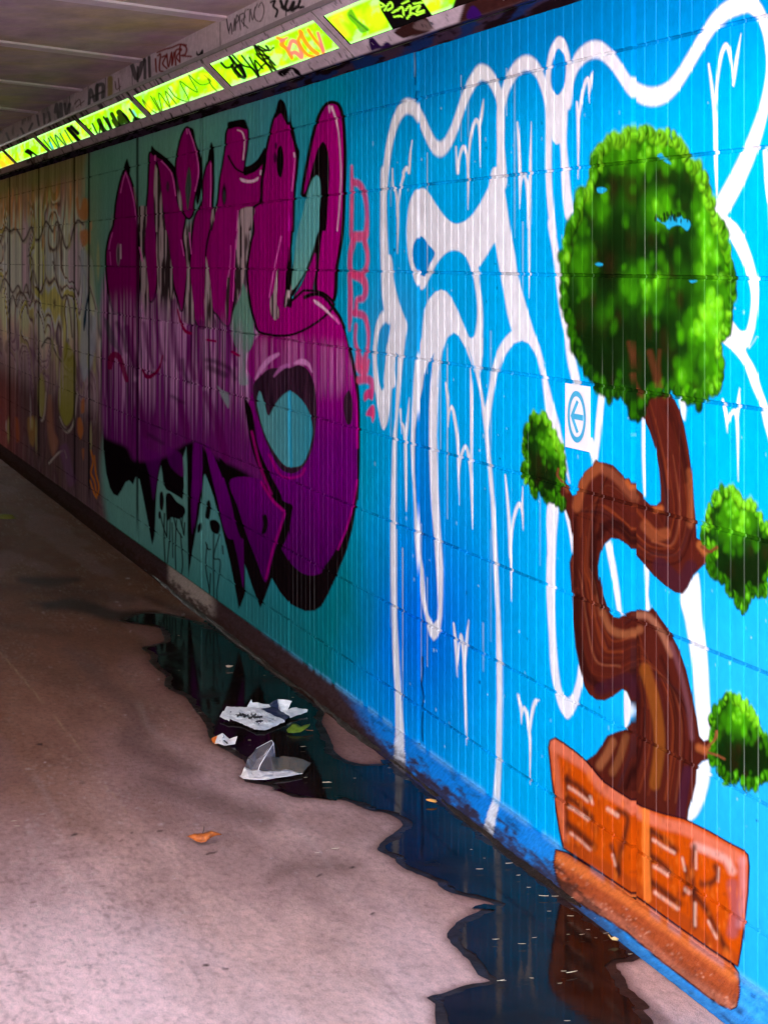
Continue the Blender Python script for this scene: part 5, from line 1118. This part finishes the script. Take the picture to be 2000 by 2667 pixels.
V, F, C = plane_grid((X_FAS, 2.458), (X_FAS, Z_CEIL), Y_MOUTH, Y_FAR, 24, 2600, ST)
fr = empty('concrete_fascia', (X_FAS, 10, 2.458)); tag(fr, 'pale grey vertical fascia above the lamps with red and black tags', 'fascia')
link('fascia_face', mesh_np('fascia_face', V, F, C), M_FASC, fr)
link('ridge_trim', MB().box(X_FAS - .010, X_FAS - .0015, Y_MOUTH, Y_FAR, 2.446, 2.463).mesh('ridge_trim'), mat_plain('grey_trim', lin(150, 138, 146), .45, .2), fr)
# blank the unlit strip beyond the lamps that are in view
link('blank_panel', MB().prism([(LIP[0], LIP[1]), (RDG[0], RDG[1]), (RDG[0] + .02, RDG[1]), (LIP[0], LIP[1] - .0 + .02)], 19.73, Y_FAR).mesh('blank_panel'), mat_plain('grey_panel', lin(110, 96, 96), .6), fr)
link('end_panel', MB().prism([(LIP[0], LIP[1]), (RDG[0], RDG[1]), (RDG[0] + .02, RDG[1]), (LIP[0], LIP[1] + .02)], Y_MOUTH, 5.69).mesh('end_panel'), mat_plain('brown_panel', lin(66, 38, 34), .6), fr)

m, nt, b = node_mat('ceiling_concrete')
c1 = ramp(nt, noise(nt, 1.1, 6, .6), [(.30, tuple(lin(206, 170, 212))), (.5, tuple(lin(222, 208, 210))), (.70, tuple(lin(226, 214, 160)))])
c1 = mix(nt, c1, ramp(nt, noise(nt, 5, 7, .7, stretch=(1, .4, 1)), [(.3, grey(.7)), (.7, grey(1.15))]), 1.0, 'MULTIPLY')
nt.links.new(c1, b.inputs['Base Color']); b.inputs['Roughness'].default_value = .8; b.inputs['Specular IOR Level'].default_value = .05; bump(nt, b, noise(nt, 60, 6, .7), .3, .004)
M_CEIL = m
ceil = tag(empty('ceiling', (0, 10, Z_CEIL)), 'grey purple concrete ceiling crossed by slanting white joint strips', 'ceiling')
link('soffit', MB().box(X_LEFT - .4, WX + .45, Y_MOUTH, Y_FAR, Z_CEIL, 3.4).mesh('soffit'), M_CEIL, ceil)
M_STRIP = mat_plain('white_joint_sealant', lin(244, 234, 246), .6, var=.12, nscale=8)
def on_ceil(x, y):
    dep = FPX * (Z_CEIL - EYE) / (HY - y); p = ray(x, y, dep); return np.array(p[:2])
for (xa, ya, xb, yb, w) in ((228, -3, 561, 42, .115), (0, 107.6, 375.5, 156, .12), (0, 207, 215, 232, .075), (0, 278, 103, 291, .07)):
    a, b_ = on_ceil(xa, ya), on_ceil(xb, yb); d = (b_ - a) / np.linalg.norm(b_ - a)
    t1 = (X_FAS - .002 - a[0]) / d[0]; t0 = (X_LEFT - a[0]) / d[0]; p, q = a + d * t0, a + d * t1; nv = np.array([-d[1], d[0]]) * w / 2
    def cx_(P, X): return P + d * (X - P[0]) / d[0]
    c4 = [cx_(p - nv, X_LEFT), cx_(q - nv, X_FAS - .002), cx_(q + nv, X_FAS - .002), cx_(p + nv, X_LEFT)]
    V = [(*c, Z_CEIL - .010) for c in c4] + [(*c, Z_CEIL - .0) for c in c4]
    link('joint_strip', pydata('joint_strip', V, [(0, 1, 2, 3)[::-1], (0, 1, 5, 4), (1, 2, 6, 5), (2, 3, 7, 6), (3, 0, 4, 7)]), M_STRIP, ceil)
M_LW = mat_plain('unseen_left_wall_bounce', lin(226, 214, 216), .5, var=.3, nscale=1.5)  # unseen side wall, kept pale to bounce light onto the painted one
tag(link('unseen_opposite_wall', MB().box(X_LEFT - .4, X_LEFT, Y_MOUTH, Y_FAR, 0, Z_CEIL - .001).mesh('unseen_opposite_wall'), M_LW), 'plain pale unseen wall on the far left side of the underpass', 'wall')

# ---------------------------------------------------------------- direction sign
M_SIGN = mat_plain('sign_white', lin(240, 240, 244), .35, var=.03); M_SBLUE = mat_plain('sign_blue', lin(30, 172, 222), .35, var=.05)
sx0, sx1 = on_plane_x(1475.5, WX), on_plane_x(1538.5, WX)      # far and near edge
def wz_at(x, y): return EYE - (y - HY) / (0.4697 * (x - VX))
z1, z0 = wz_at(1475, 997), wz_at(1475, 1163)
ycn, zcn = (on_plane_x(1506.5, WX)), wz_at(1506, 1085)
sg = tag(empty('direction_sign', (WX - .002, ycn, zcn)), 'small white square sign with a blue ring and left arrow, fixed above the bonsai trunk', 'sign')
link('plate', MB().box(WX - .004, WX - .001, sx1, sx0, z0, z1).mesh('plate'), M_SIGN, sg)
def flat_yz(name, polys, x, th=.0015):
    V = []; F = []
    for P in polys:
        b0 = len(V); n = len(P); V += [(x, y, z) for y, z in P] + [(x + th, y, z) for y, z in P]
        F += [tuple(range(b0, b0 + n))] + [(b0 + i, b0 + n + i, b0 + n + (i + 1) % n, b0 + (i + 1) % n) for i in range(n)]
    return pydata(name, V, F)
R1, R2 = .066, .052; n = 48; V = []; F = []
for k in range(n):
    a = 2 * math.pi * k / n
    for r in (R1, R2): V.append((WX - .0055, ycn + r * math.cos(a), zcn + r * math.sin(a)))
for k in range(n): F.append((2 * k, 2 * k + 1, 2 * ((k + 1) % n) + 1, 2 * ((k + 1) % n)))
link('ring', pydata('ring', V, F), M_SBLUE, sg)
# arrow pointing away along the wall (to the left in the photo): +Y
t = .036
ar = [[(ycn + .044, zcn), (ycn + .0, zcn + .042), (ycn - .012, zcn + .042 - .004), (ycn + .02, zcn + .007), (ycn - .046, zcn + .007), (ycn - .046, zcn - .007), (ycn + .02, zcn - .007), (ycn - .012, zcn - .038), (ycn + .0, zcn - .042)]]
link('arrow', flat_yz('arrow', ar, WX - .0058), M_SBLUE, sg)
# ---------------------------------------------------------------- litter on the path
def px3(win, x, y, yb):
    """point seen at window pixel (x, y) standing above the floor point of row yb"""
    ox, oy, s = WIN[win]; X = ox + x / s; Y = oy + y / s; B = oy + yb / s
    dep = FPX * (EYE - .010) / (B - HY); return ray(X, Y, dep)
def sheet_obj(name, pts, faces, mat, parent=None, th=.0012, sub=0, smooth=False):
    used = sorted({i for f in faces for i in f}); ren = {i: k for k, i in enumerate(used)}
    me = pydata(name, [pts[i] for i in used], [tuple(ren[i] for i in f) for f in faces], smooth); o = link(name, me, mat, parent)
    if sub:
        md = o.modifiers.new('s', 'SUBSURF'); md.levels = sub; md.render_levels = sub; md.subdivision_type = 'SIMPLE'
    if sub:
        tx = bpy.data.textures.get('crumple') or bpy.data.textures.new('crumple', 'CLOUDS'); tx.noise_scale = .035; tx.noise_depth = 2
        md = o.modifiers.new('d', 'DISPLACE'); md.texture = tx; md.strength = .011 * (sub > 1) + .003; md.mid_level = .5; md.texture_coords = 'GLOBAL'
    md = o.modifiers.new('t', 'SOLIDIFY'); md.thickness = th; md.offset = 1
    return o
def mat_film(name, c, rough, trans, alpha=1.0, bs=.4, bscale=60):
    m, nt, b = node_mat(name); c = np.array(c)
    nt.links.new(ramp(nt, noise(nt, 40, 5), [(.3, tuple(c * .85)), (.7, tuple(np.minimum(c * 1.1, 1)))]), b.inputs['Base Color'])
    b.inputs['Roughness'].default_value = rough; b.inputs['Transmission Weight'].default_value = trans; b.inputs['Alpha'].default_value = alpha; b.inputs['IOR'].default_value = 1.3
    vo = N(nt, 'ShaderNodeTexVoronoi', Scale=bscale * .55); vo.feature = 'DISTANCE_TO_EDGE'; nt.links.new(nt.nodes.new('ShaderNodeNewGeometry').outputs['Position'], vo.inputs['Vector'])
    bump(nt, b, mix(nt, vo.outputs['Distance'], noise(nt, bscale, 5, .7), .45), bs * 2, .02); return m
M_BAGW = mat_film('white_polythene', lin(252, 252, 254), .4, 0, 1, .35, 50)
M_INK = mat_plain('black_print', lin(38, 36, 46), .4, var=.1); M_NAVY = mat_plain('navy_print', lin(30, 42, 78), .4, var=.15)
def L(p): return px3('L1', *p)
# white carrier bag with black print
A = dict(a=(300, 490, 500), b=(375, 378, 440), c=(595, 382, 440), c2=(740, 402, 452), c3=(850, 376, 430), d=(640, 300, 420), e=(655, 332, 420), f=(830, 350, 416), g=(925, 292, 415), h=(1080, 315, 420), i=(1035, 410, 440), i2=(965, 432, 450), j=(1130, 390, 430), k=(1250, 408, 440), l=(1245, 435, 445), m=(1060, 500, 505), n=(1005, 540, 545), o=(790, 636, 636), p=(690, 630, 632), q=(540, 560, 562), r=(410, 520, 530), s=(405, 540, 545), t=(950, 400, 450), u=(900, 480, 500), v=(845, 384, 436), w=(1000, 528, 536), x=(1055, 485, 498), m1=(560, 470, 500), m2=(700, 500, 535), m3=(830, 545, 570))
keys = list(A); idx = {k: i for i, k in enumerate(keys)}; PTS = [L(A[k]) for k in keys]
def fc(*ks): return tuple(idx[k] for k in ks)
bag = sheet_obj('carrier_bag', PTS, [fc('a', 's', 'r', 'b'), fc('b', 'r', 'm1', 'c'), fc('r', 'q', 'm1'), fc('c', 'm1', 'm2', 'c2'), fc('m1', 'q', 'p', 'm2'), fc('m2', 'p', 'o', 'm3'), fc('c2', 'm2', 'm3', 'u'), fc('u', 'm3', 'n', 'w'), fc('m3', 'o', 'n'),
                                     fc('c', 'c2', 'c3', 'f', 'e'), fc('c', 'e', 'd'), fc('g', 'i2', 'i', 'h'), fc('t', 'i2', 'g'), fc('i2', 'x', 'm', 'j', 'i'), fc('j', 'm', 'l', 'k')], M_BAGW, None, .001, 3)
tag(bag, 'crumpled white carrier bag with black lettering, lying in the puddle', 'plastic bag')
sheet_obj('navy_print', PTS, [fc('c2', 'u', 'w', 'x', 'i2', 't', 'v'), fc('c3', 't', 'g', 'f')], M_NAVY, bag, .001, 3)
# lettering strokes laid on the top face of the bag
def bag_quad(P, lift=9):
    return [px3('L1', x, y, yb) for x, y, yb in P]
def on_bag(x, y):
    # height of the upper face under window pixel, by inverse-distance blending of its corners
    ks = ('a', 'b', 'c', 'c2', 'r', 'q', 'p', 'o', 'm1', 'm2', 'm3', 'u', 'n'); ws = 0; acc = 0
    for k in ks:
        d = 1.0 / ((A[k][0] - x) ** 2 + (A[k][1] - y) ** 2 + 60) ** 1.4; ws += d; acc += d * (A[k][2] - A[k][1])
    return (x, y - 3, y + acc / ws + 4)
V = []; F = []
for sp, w in (((435, 440), (470, 455), 9), ((455, 462), (520, 440), 8), ((480, 470), (540, 478), 8), ((520, 445), (545, 480), 8), ((545, 465), (590, 470), 9), ((560, 490), (610, 460), 8), ((600, 480), (640, 500), 8), ((610, 505), (680, 465), 9), ((630, 455), (670, 500), 8), ((660, 490), (740, 488), 9), ((690, 475), (720, 495), 8), ((500, 490), (520, 478), 7)) and [((a, b, c)[0] + (a, b, c)[1], c) for a, b, c in (((435, 440), (470, 455), 9), ((455, 462), (520, 440), 8), ((480, 470), (540, 478), 8), ((520, 445), (545, 480), 8), ((545, 465), (590, 470), 9), ((560, 490), (610, 460), 8), ((600, 480), (640, 500), 8), ((610, 505), (680, 465), 9), ((630, 455), (670, 500), 8), ((660, 490), (740, 488), 9), ((690, 475), (720, 495), 8), ((500, 490), (520, 478), 7))]:
    x0, y0, x1, y1 = [v + o_ for v, o_ in zip([(v - c_) * 1.15 + c_ for v, c_ in zip(sp, (590, 470, 590, 470))], (0, 0, 0, 0))]; w = w * 1.9; dx, dy = x1 - x0, y1 - y0; l = math.hypot(dx, dy); nx, ny = -dy / l * w / 2, dx / l * w / 2
    b0 = len(V)
    for x, y in ((x0 + nx, y0 + ny), (x1 + nx, y1 + ny), (x1 - nx, y1 - ny), (x0 - nx, y0 - ny)): V.append(px3('L1', *on_bag(x, y)))
    F.append((b0, b0 + 1, b0 + 2, b0 + 3))
b0 = len(V); V += [px3('L1', *on_bag(x, y)) for x, y in ((640, 565), (700, 530), (880, 512), (830, 540), (700, 578), (660, 580))]; F.append(tuple(range(b0, b0 + 6)))
sheet_obj('lettering', V, F, M_INK, bag, .0006, 2)
# small wrapper
wr = sheet_obj('wrapper', [L(p) for p in ((210, 720, 745), (235, 705, 740), (275, 690, 740), (330, 662, 740), (405, 725, 745), (490, 697, 760), (465, 780, 782), (350, 795, 797), (285, 775, 780), (245, 780, 784), (218, 755, 765), (300, 735, 765))],
               [(3, 4, 7, 11), (2, 3, 11), (11, 7, 8), (4, 5, 6, 7), (8, 9, 2, 11)], mat_plain('wrapper_white', lin(246, 240, 238), .35, var=.05), None, .001, 1)
tag(wr, 'small torn white food wrapper with an orange corner at the puddle edge', 'wrapper')
sheet_obj('orange_corner', [L(p) for p in ((210, 720, 745), (235, 705, 740), (275, 690, 740), (292, 735, 762), (285, 775, 780), (245, 780, 784), (218, 755, 765))], [tuple(range(7))], mat_plain('wrapper_orange', lin(244, 120, 40), .35, var=.15), wr, .0012)
V = []; F = []
for k in range(14):
    a = 2 * math.pi * k / 14
    for r in (17, 12): V.append(L((331 + r * math.cos(a), 702 + r * math.sin(a), 752 + 6 * math.sin(a))))
for k in range(14): F.append((2 * k, 2 * k + 1, (2 * k + 3) % 28, (2 * k + 2) % 28))
for q in (((338, 742, 772), (350, 738, 770), (392, 772, 782), (380, 780, 786)), ((300, 745, 770), (304, 743, 770), (325, 768, 778), (320, 770, 780))): b0 = len(V); V += [L(p) for p in q]; F.append((b0, b0 + 1, b0 + 2, b0 + 3))
sheet_obj('print', V, F, M_INK, wr, .0006)
# clear plastic bag
m, nt, b = node_mat('clear_film')
tr = nt.nodes.new('ShaderNodeBsdfTransparent'); mx = nt.nodes.new('ShaderNodeMixShader'); tr.inputs['Color'].default_value = (.93, .92, .95, 1)
b.inputs['Base Color'].default_value = (.75, .68, .70, 1); b.inputs['Roughness'].default_value = .16; bump(nt, b, noise(nt, 34, 3, .6), .6, .01)
lw = N(nt, 'ShaderNodeLayerWeight', Blend=.5)
nt.links.new(ramp(nt, lw.outputs['Facing'], [(.25, grey(.05)), (.95, grey(.30))]), mx.inputs[0]); nt.links.new(tr.outputs[0], mx.inputs[1]); nt.links.new(b.outputs[0], mx.inputs[2]); nt.links.new(mx.outputs[0], nt.nodes['Material Output'].inputs[0])
M_CLEAR = m
C = dict(a=(515, 1125, 1130), b=(570, 1028, 1110), c=(610, 930, 1070), d=(700, 830, 1050), e=(800, 775, 1040), f=(865, 742, 1035), g=(885, 775, 1035), h=(895, 880, 1040), i=(908, 925, 1045), j=(845, 920, 1090), k=(790, 930, 1100), l=(745, 1000, 1110), m=(720, 1065, 1115), n=(640, 1065, 1110), o=(600, 1045, 1110), p=(560, 1155, 1158), q=(680, 1168, 1170), r=(820, 1166, 1168), s=(920, 1145, 1150), t=(1060, 1128, 1132), u=(1195, 1100, 1105), v=(1290, 980, 1010), w=(1200, 955, 1010), x=(1110, 922, 1005), y=(1000, 932, 1010), z=(950, 930, 1020), aa=(740, 1080, 1120), bb=(880, 1070, 1100), cc=(1020, 1060, 1090), dd=(700, 950, 1060), ee=(820, 850, 1045))
keys = list(C); idc = {k: i for i, k in enumerate(keys)}; CP = [L(C[k]) for k in keys]
def fk(*ks): return tuple(idc[k] for k in ks)
cb = sheet_obj('clear_bag', CP, [fk('b', 'o', 'n', 'c'), fk('c', 'n', 'dd', 'd'), fk('n', 'm', 'l', 'dd'), fk('d', 'dd', 'ee', 'e'), fk('dd', 'l', 'k', 'ee'), fk('e', 'ee', 'g', 'f'), fk('ee', 'k', 'j', 'h', 'g'), fk('h', 'j', 'i'), fk('l', 'm', 'aa', 'bb', 'j', 'k')], M_CLEAR, None, .0008, 3, True)
tag(cb, 'torn clear plastic bag standing open at the puddle edge', 'plastic bag')
m = mat_film('milky_film', lin(246, 234, 228), .45, 0, .9, .6, 45); 
sheet_obj('flap', CP, [fk('i', 'j', 'bb', 'z'), fk('z', 'bb', 'cc', 'y'), fk('y', 'cc', 'x'), fk('x', 'cc', 'u', 'w'), fk('w', 'u', 'v')], mat_film('dirty_film', lin(150, 136, 120), .4, 0, .42, .6, 50), cb, .0008, 2, True)
sheet_obj('folded_edge', CP, [fk('a', 'p', 'o', 'b'), fk('o', 'p', 'q', 'n'), fk('n', 'q', 'aa', 'm'), fk('aa', 'q', 'r', 'bb'), fk('bb', 'r', 's', 'cc'), fk('cc', 's', 't'), fk('cc', 't', 'u')], m, cb, .001, 2, True)
# pale welded seams and folds of the clear bag
M_SEAM = mat_plain('film_edge', lin(240, 232, 238), .35, var=.05)
def seam(ks, w):
    bm = bmesh.new(); prev = None
    for p in [Vector(CP[idc[k]]) + Vector((-.002, -.003, .001)) for k in ks]:
        ring = [bm.verts.new(p + Vector((w * math.cos(a), 0, w * math.sin(a)))) for a in (0, 1.57, 3.14, 4.71)]
        if prev:
            for i in range(4): bm.faces.new((prev[i], prev[(i + 1) % 4], ring[(i + 1) % 4], ring[i]))
        prev = ring
    me = bpy.data.meshes.new('seam'); bm.to_mesh(me); bm.free(); link('seam', me, M_SEAM, cb)
seam(('d', 'e', 'f', 'g', 'h'), .0005); seam(('g', 'k', 'l', 'm', 'aa'), .0013); seam(('a', 'p', 'q', 'r', 's', 't', 'u'), .0007)
# leaves
def leaf(name, rows, mat, stalk, label, win='L1', smat=None, grp=None):
    V = []; F = []
    for row in rows: V += [px3(win, *p) for p in row]
    n = len(rows[0])
    for r in range(len(rows) - 1):
        for c in range(n - 1): F.append((r * n + c, r * n + c + 1, (r + 1) * n + c + 1, (r + 1) * n + c))
    o = sheet_obj(name, V, F, mat, None, .0015, 1, True); tag(o, label, 'leaf', grp)
    P = [Vector(px3(win, *p)) for p in stalk]; bm = bmesh.new(); w = .0016; prev = None
    for p in P:
        ring = [bm.verts.new(p + Vector((w * math.cos(a), 0, w * math.sin(a)))) for a in (0, 2.1, 4.2)]
        if prev:
            for i in range(3): bm.faces.new((prev[i], prev[(i + 1) % 3], ring[(i + 1) % 3], ring[i]))
        prev = ring
    me = bpy.data.meshes.new('stalk'); bm.to_mesh(me); bm.free(); link('stalk', me, smat or mat, o); return o
m, nt, b = node_mat('green_leaf'); nt.links.new(ramp(nt, noise(nt, 60, 5), [(.3, tuple(lin(58, 82, 14))), (.7, tuple(lin(116, 144, 34)))]), b.inputs['Base Color']); b.inputs['Roughness'].default_value = .45; M_GL = m
leaf('green_leaf', [[(1090, 560, 620), (1130, 562, 622), (1180, 590, 630), (1215, 575, 625), (1275, 562, 622)], [(1060, 590, 630), (1110, 600, 640), (1180, 622, 646), (1225, 600, 640), (1265, 580, 632)], [(1020, 628, 640), (1090, 640, 650), (1180, 642, 652), (1225, 610, 645), (1255, 590, 640)], [(1040, 655, 658), (1100, 658, 660), (1170, 650, 656), (1215, 620, 650), (1245, 600, 645)]], M_GL, [(1200, 620, 640), (1250, 632, 645), (1308, 636, 640)], 'bright green fallen leaf in the puddle beside the white bag', smat=mat_plain('stalk_brown', lin(110, 70, 40), .6))
m, nt, b = node_mat('brown_leaf'); nt.links.new(ramp(nt, noise(nt, 70, 6, .7), [(.3, tuple(lin(110, 50, 12))), (.58, tuple(lin(184, 92, 26))), (.75, tuple(lin(222, 146, 66)))]), b.inputs['Base Color']); b.inputs['Roughness'].default_value = .6; M_BL = m
leaf('brown_leaf', [[(1208, 445, 470), (1260, 428, 470), (1310, 425, 470), (1370, 408, 468), (1438, 432, 462)], [(1225, 452, 472), (1265, 445, 476), (1320, 445, 480), (1370, 424, 474), (1432, 436, 464)], [(1250, 465, 474), (1285, 470, 480), (1330, 462, 482), (1370, 440, 476), (1410, 438, 466)], [(1270, 478, 480), (1300, 484, 486), (1332, 482, 484), (1355, 462, 478), (1385, 444, 470)]], M_BL, [(1312, 428, 470), (1320, 405, 468), (1322, 384, 466)], 'curled orange brown dead leaf lying alone on the dry path', 'F3', mat_plain('stalk_dark', lin(60, 40, 36), .6))
leaf('yellow_leaf', [[(0, 935, 975), (40, 935, 972), (90, 940, 972), (110, 965, 970)], [(0, 955, 978), (40, 958, 980), (80, 962, 978), (105, 968, 974)], [(0, 970, 982), (35, 972, 984), (70, 972, 982), (90, 972, 978)]], mat_plain('olive_leaf', lin(120, 110, 40), .6), [(100, 966, 972), (125, 968, 972)], 'dull yellow leaf on the dark path at the left edge', 'W5')
leaf('orange_scrap', [[(970, 905, 925), (1000, 902, 925), (1035, 908, 926)], [(972, 912, 926), (1005, 914, 928), (1030, 918, 930)], [(990, 918, 928), (1010, 922, 930), (1032, 925, 932)]], mat_plain('pale_leaf', lin(214, 150, 70), .6), [(1030, 915, 928), (1036, 922, 928)], 'pale orange leaf scrap against the foot of the blue wall', 'F2')
leaf('pale_leaf', [[(795, 785, 800), (815, 780, 800), (842, 786, 800)], [(800, 792, 802), (818, 790, 803), (840, 790, 802)], [(805, 797, 803), (818, 798, 804), (835, 794, 803)]], mat_plain('cream_leaf', lin(190, 170, 150), .6), [(840, 788, 800), (848, 786, 800)], 'small cream leaf floating on the dark far end of the puddle', 'F5')
leaf('dry_leaf', [[(688, 1130, 1150), (712, 1122, 1150), (738, 1136, 1150)], [(692, 1138, 1150), (715, 1134, 1152), (735, 1142, 1151)], [(700, 1144, 1150), (716, 1146, 1152), (730, 1147, 1151)]], mat_plain('straw_leaf', lin(214, 180, 120), .6), [(690, 1132, 1150), (675, 1110, 1140)], 'small straw coloured leaf below the painted pot', 'T4')
# straws and slivers: one built, the rest copied
STR = mat_plain('pale_straw', lin(222, 206, 176), .6, var=.2)
V = []; F = []; k = 7; r = .0016
for i in range(k):
    t = i / (k - 1) - .5; c = (t, .22 * (t * t - .08), 0)
    for a in (0, 1.57, 3.14, 4.71): V.append((c[0], c[1] + r * 18 * math.cos(a) * (1.1 - abs(t)), r * 18 * math.sin(a) * (1.1 - abs(t))))
for i in range(k - 1):
    for j in range(4): F.append((i * 4 + j, i * 4 + (j + 1) % 4, (i + 1) * 4 + (j + 1) % 4, (i + 1) * 4 + j))
F += [(3, 2, 1, 0), tuple((k - 1) * 4 + j for j in range(4))]
proto = None
SPOTS = [('F2', 212, 580, 34, 0), ('F2', 360, 801, 56, 0), ('F2', 228, 771, 24, 0), ('F2', 530, 776, 18, 0), ('F2', 412, 1209, 52, 1), ('F2', 300, 1236, 36, 1), ('F2', 358, 1223, 14, 1), ('F2', 1300, 1337, 44, 0), ('F2', 1248, 1217, 12, 0), ('F2', 1480, 1302, 40, 0), ('F2', 1605, 1450, 26, 0), ('F2', 1540, 1376, 24, 0), ('F2', 855, 782, 26, 0), ('F2', 745, 712, 22, 0), ('F2', 1330, 1270, 14, 0),
         ('T4', 62, 668, 46, 0), ('T4', 118, 742, 30, 0), ('T4', 180, 818, 22, 0), ('T4', 275, 870, 60, 0), ('T4', 345, 872, 44, 0), ('T4', 452, 880, 24, 0), ('T4', 308, 965, 26, 0), ('T4', 218, 1128, 34, 0), ('T4', 128, 1166, 26, 0), ('T4', 148, 1166, 34, 0), ('T4', 398, 1335, 34, 0), ('T4', 450, 1340, 80, 0), ('T4', 20, 1394, 44, 0), ('T4', 200, 1378, 28, 0), ('T4', 375, 1410, 30, 0), ('T4', 420, 1642, 40, 0), ('T4', 425, 1108, 18, 0), ('T4', 512, 1108, 34, 0), ('T4', 548, 1078, 26, 0), ('T4', 590, 1008, 14, 0), ('T4', 450, 950, 20, 0), ('T4', 440, 994, 40, 0), ('T4', 596, 1130, 18, 0), ('T4', 810, 1230, 30, 0), ('T4', 660, 1100, 40, 0),
         ('F4', 1585, 1378, 60, 0), ('F4', 1552, 1112, 46, 0), ('F4', 1395, 530, 12, 0), ('F5', 610, 1125, 30, 0), ('F5', 968, 1322, 24, 0), ('F5', 1520, 1625, 60, 0), ('F5', 458, 568, 16, 0), ('F5', 460, 820, 14, 0), ('F5', 1075, 855, 16, 0), ('F5', 1280, 1014, 20, 0), ('F1', 645, 788, 14, 1), ('F3', 90, 345, 40, 1), ('F3', 110, 378, 36, 1), ('F3', 600, 1428, 22, 1), ('F1', 490, 0, 1, 1)]
rs = np.random.RandomState(77)
for w, x, y, l, dry in SPOTS[:-1]:
    ox, oy, s = WIN[w]; gx, gy = ox + x / s, oy + y / s
    p = on_floor(gx, gy, .012); dep = FPX * EYE / (gy - HY); size = l / s * dep / FPX
    if proto is None: o = proto = link('straw', pydata('straw', V, F, True), STR)
    else: o = proto.copy(); COL.objects.link(o)
    o.location = p; sc = max(size, .006); o.scale = (sc, sc * rs.uniform(.6, 1.5), sc * 1.1)
    o.rotation_euler = (0, 0, rs.uniform(-.5, .3))
    tag(o, 'pale dry straw fragment lying on the bare path' if dry else 'pale dry straw fragment floating on the puddle', 'straw', 'straws on the dry path' if dry else 'straws in the puddle')

# ---------------------------------------------------------------- camera, daylight
cam = bpy.data.cameras.new('camera'); cam.sensor_fit = 'HORIZONTAL'; cam.sensor_width = 36; cam.lens = 36 * FPX / 2000; cam.shift_x = 0; cam.shift_y = -(1333.5 - HY) / 2000; cam.clip_end = 1000; cam.clip_start = .05
co = bpy.data.objects.new('camera', cam); COL.objects.link(co); co.location = (0, 0, EYE); co.rotation_euler = (math.pi / 2, 0, -math.asin(SPSI)); scene.camera = co
W = bpy.data.worlds.new('World'); scene.world = W; W.use_nodes = True; nt = W.node_tree
sky = nt.nodes.new('ShaderNodeTexSky'); sky.sky_type = 'NISHITA'; sky.sun_disc = False
EL, AZ = math.radians(52), math.radians(20)
sky.sun_elevation = EL; sky.sun_rotation = AZ
bg = nt.nodes['Background']; bg.inputs['Strength'].default_value = .15; 
# thin overcast: most of the blue is scattered out of the sky
bw = nt.nodes.new('ShaderNodeRGBToBW'); nt.links.new(sky.outputs[0], bw.inputs[0])
tn = nt.nodes.new('ShaderNodeMix'); tn.data_type = 'RGBA'; tn.blend_type = 'MULTIPLY'; tn.inputs[0].default_value = 1; nt.links.new(bw.outputs[0], tn.inputs[6]); tn.inputs[7].default_value = (1.0, .98, .995, 1)
cl = nt.nodes.new('ShaderNodeMix'); cl.data_type = 'RGBA'; cl.inputs[0].default_value = .88; nt.links.new(sky.outputs[0], cl.inputs[6]); nt.links.new(tn.outputs[2], cl.inputs[7]); nt.links.new(cl.outputs[2], bg.inputs['Color'])
sl = bpy.data.lights.new('sun', 'SUN'); sl.energy = 1.5; sl.angle = math.radians(12); sl.color = (1, .95, .88)
so = bpy.data.objects.new('sun', sl); COL.objects.link(so); so.location = (0, 0, 30)
d = Vector((math.sin(AZ) * math.cos(EL), math.cos(AZ) * math.cos(EL), math.sin(EL))); so.rotation_euler = (-d).to_track_quat('-Z', 'Y').to_euler()
scene.view_settings.view_transform = 'Standard'; scene.view_settings.look = 'None'; scene.view_settings.gamma = 1; scene.view_settings.exposure = 3.62
scene.cycles.max_bounces = 10; scene.cycles.diffuse_bounces = 5; scene.cycles.transparent_max_bounces = 12
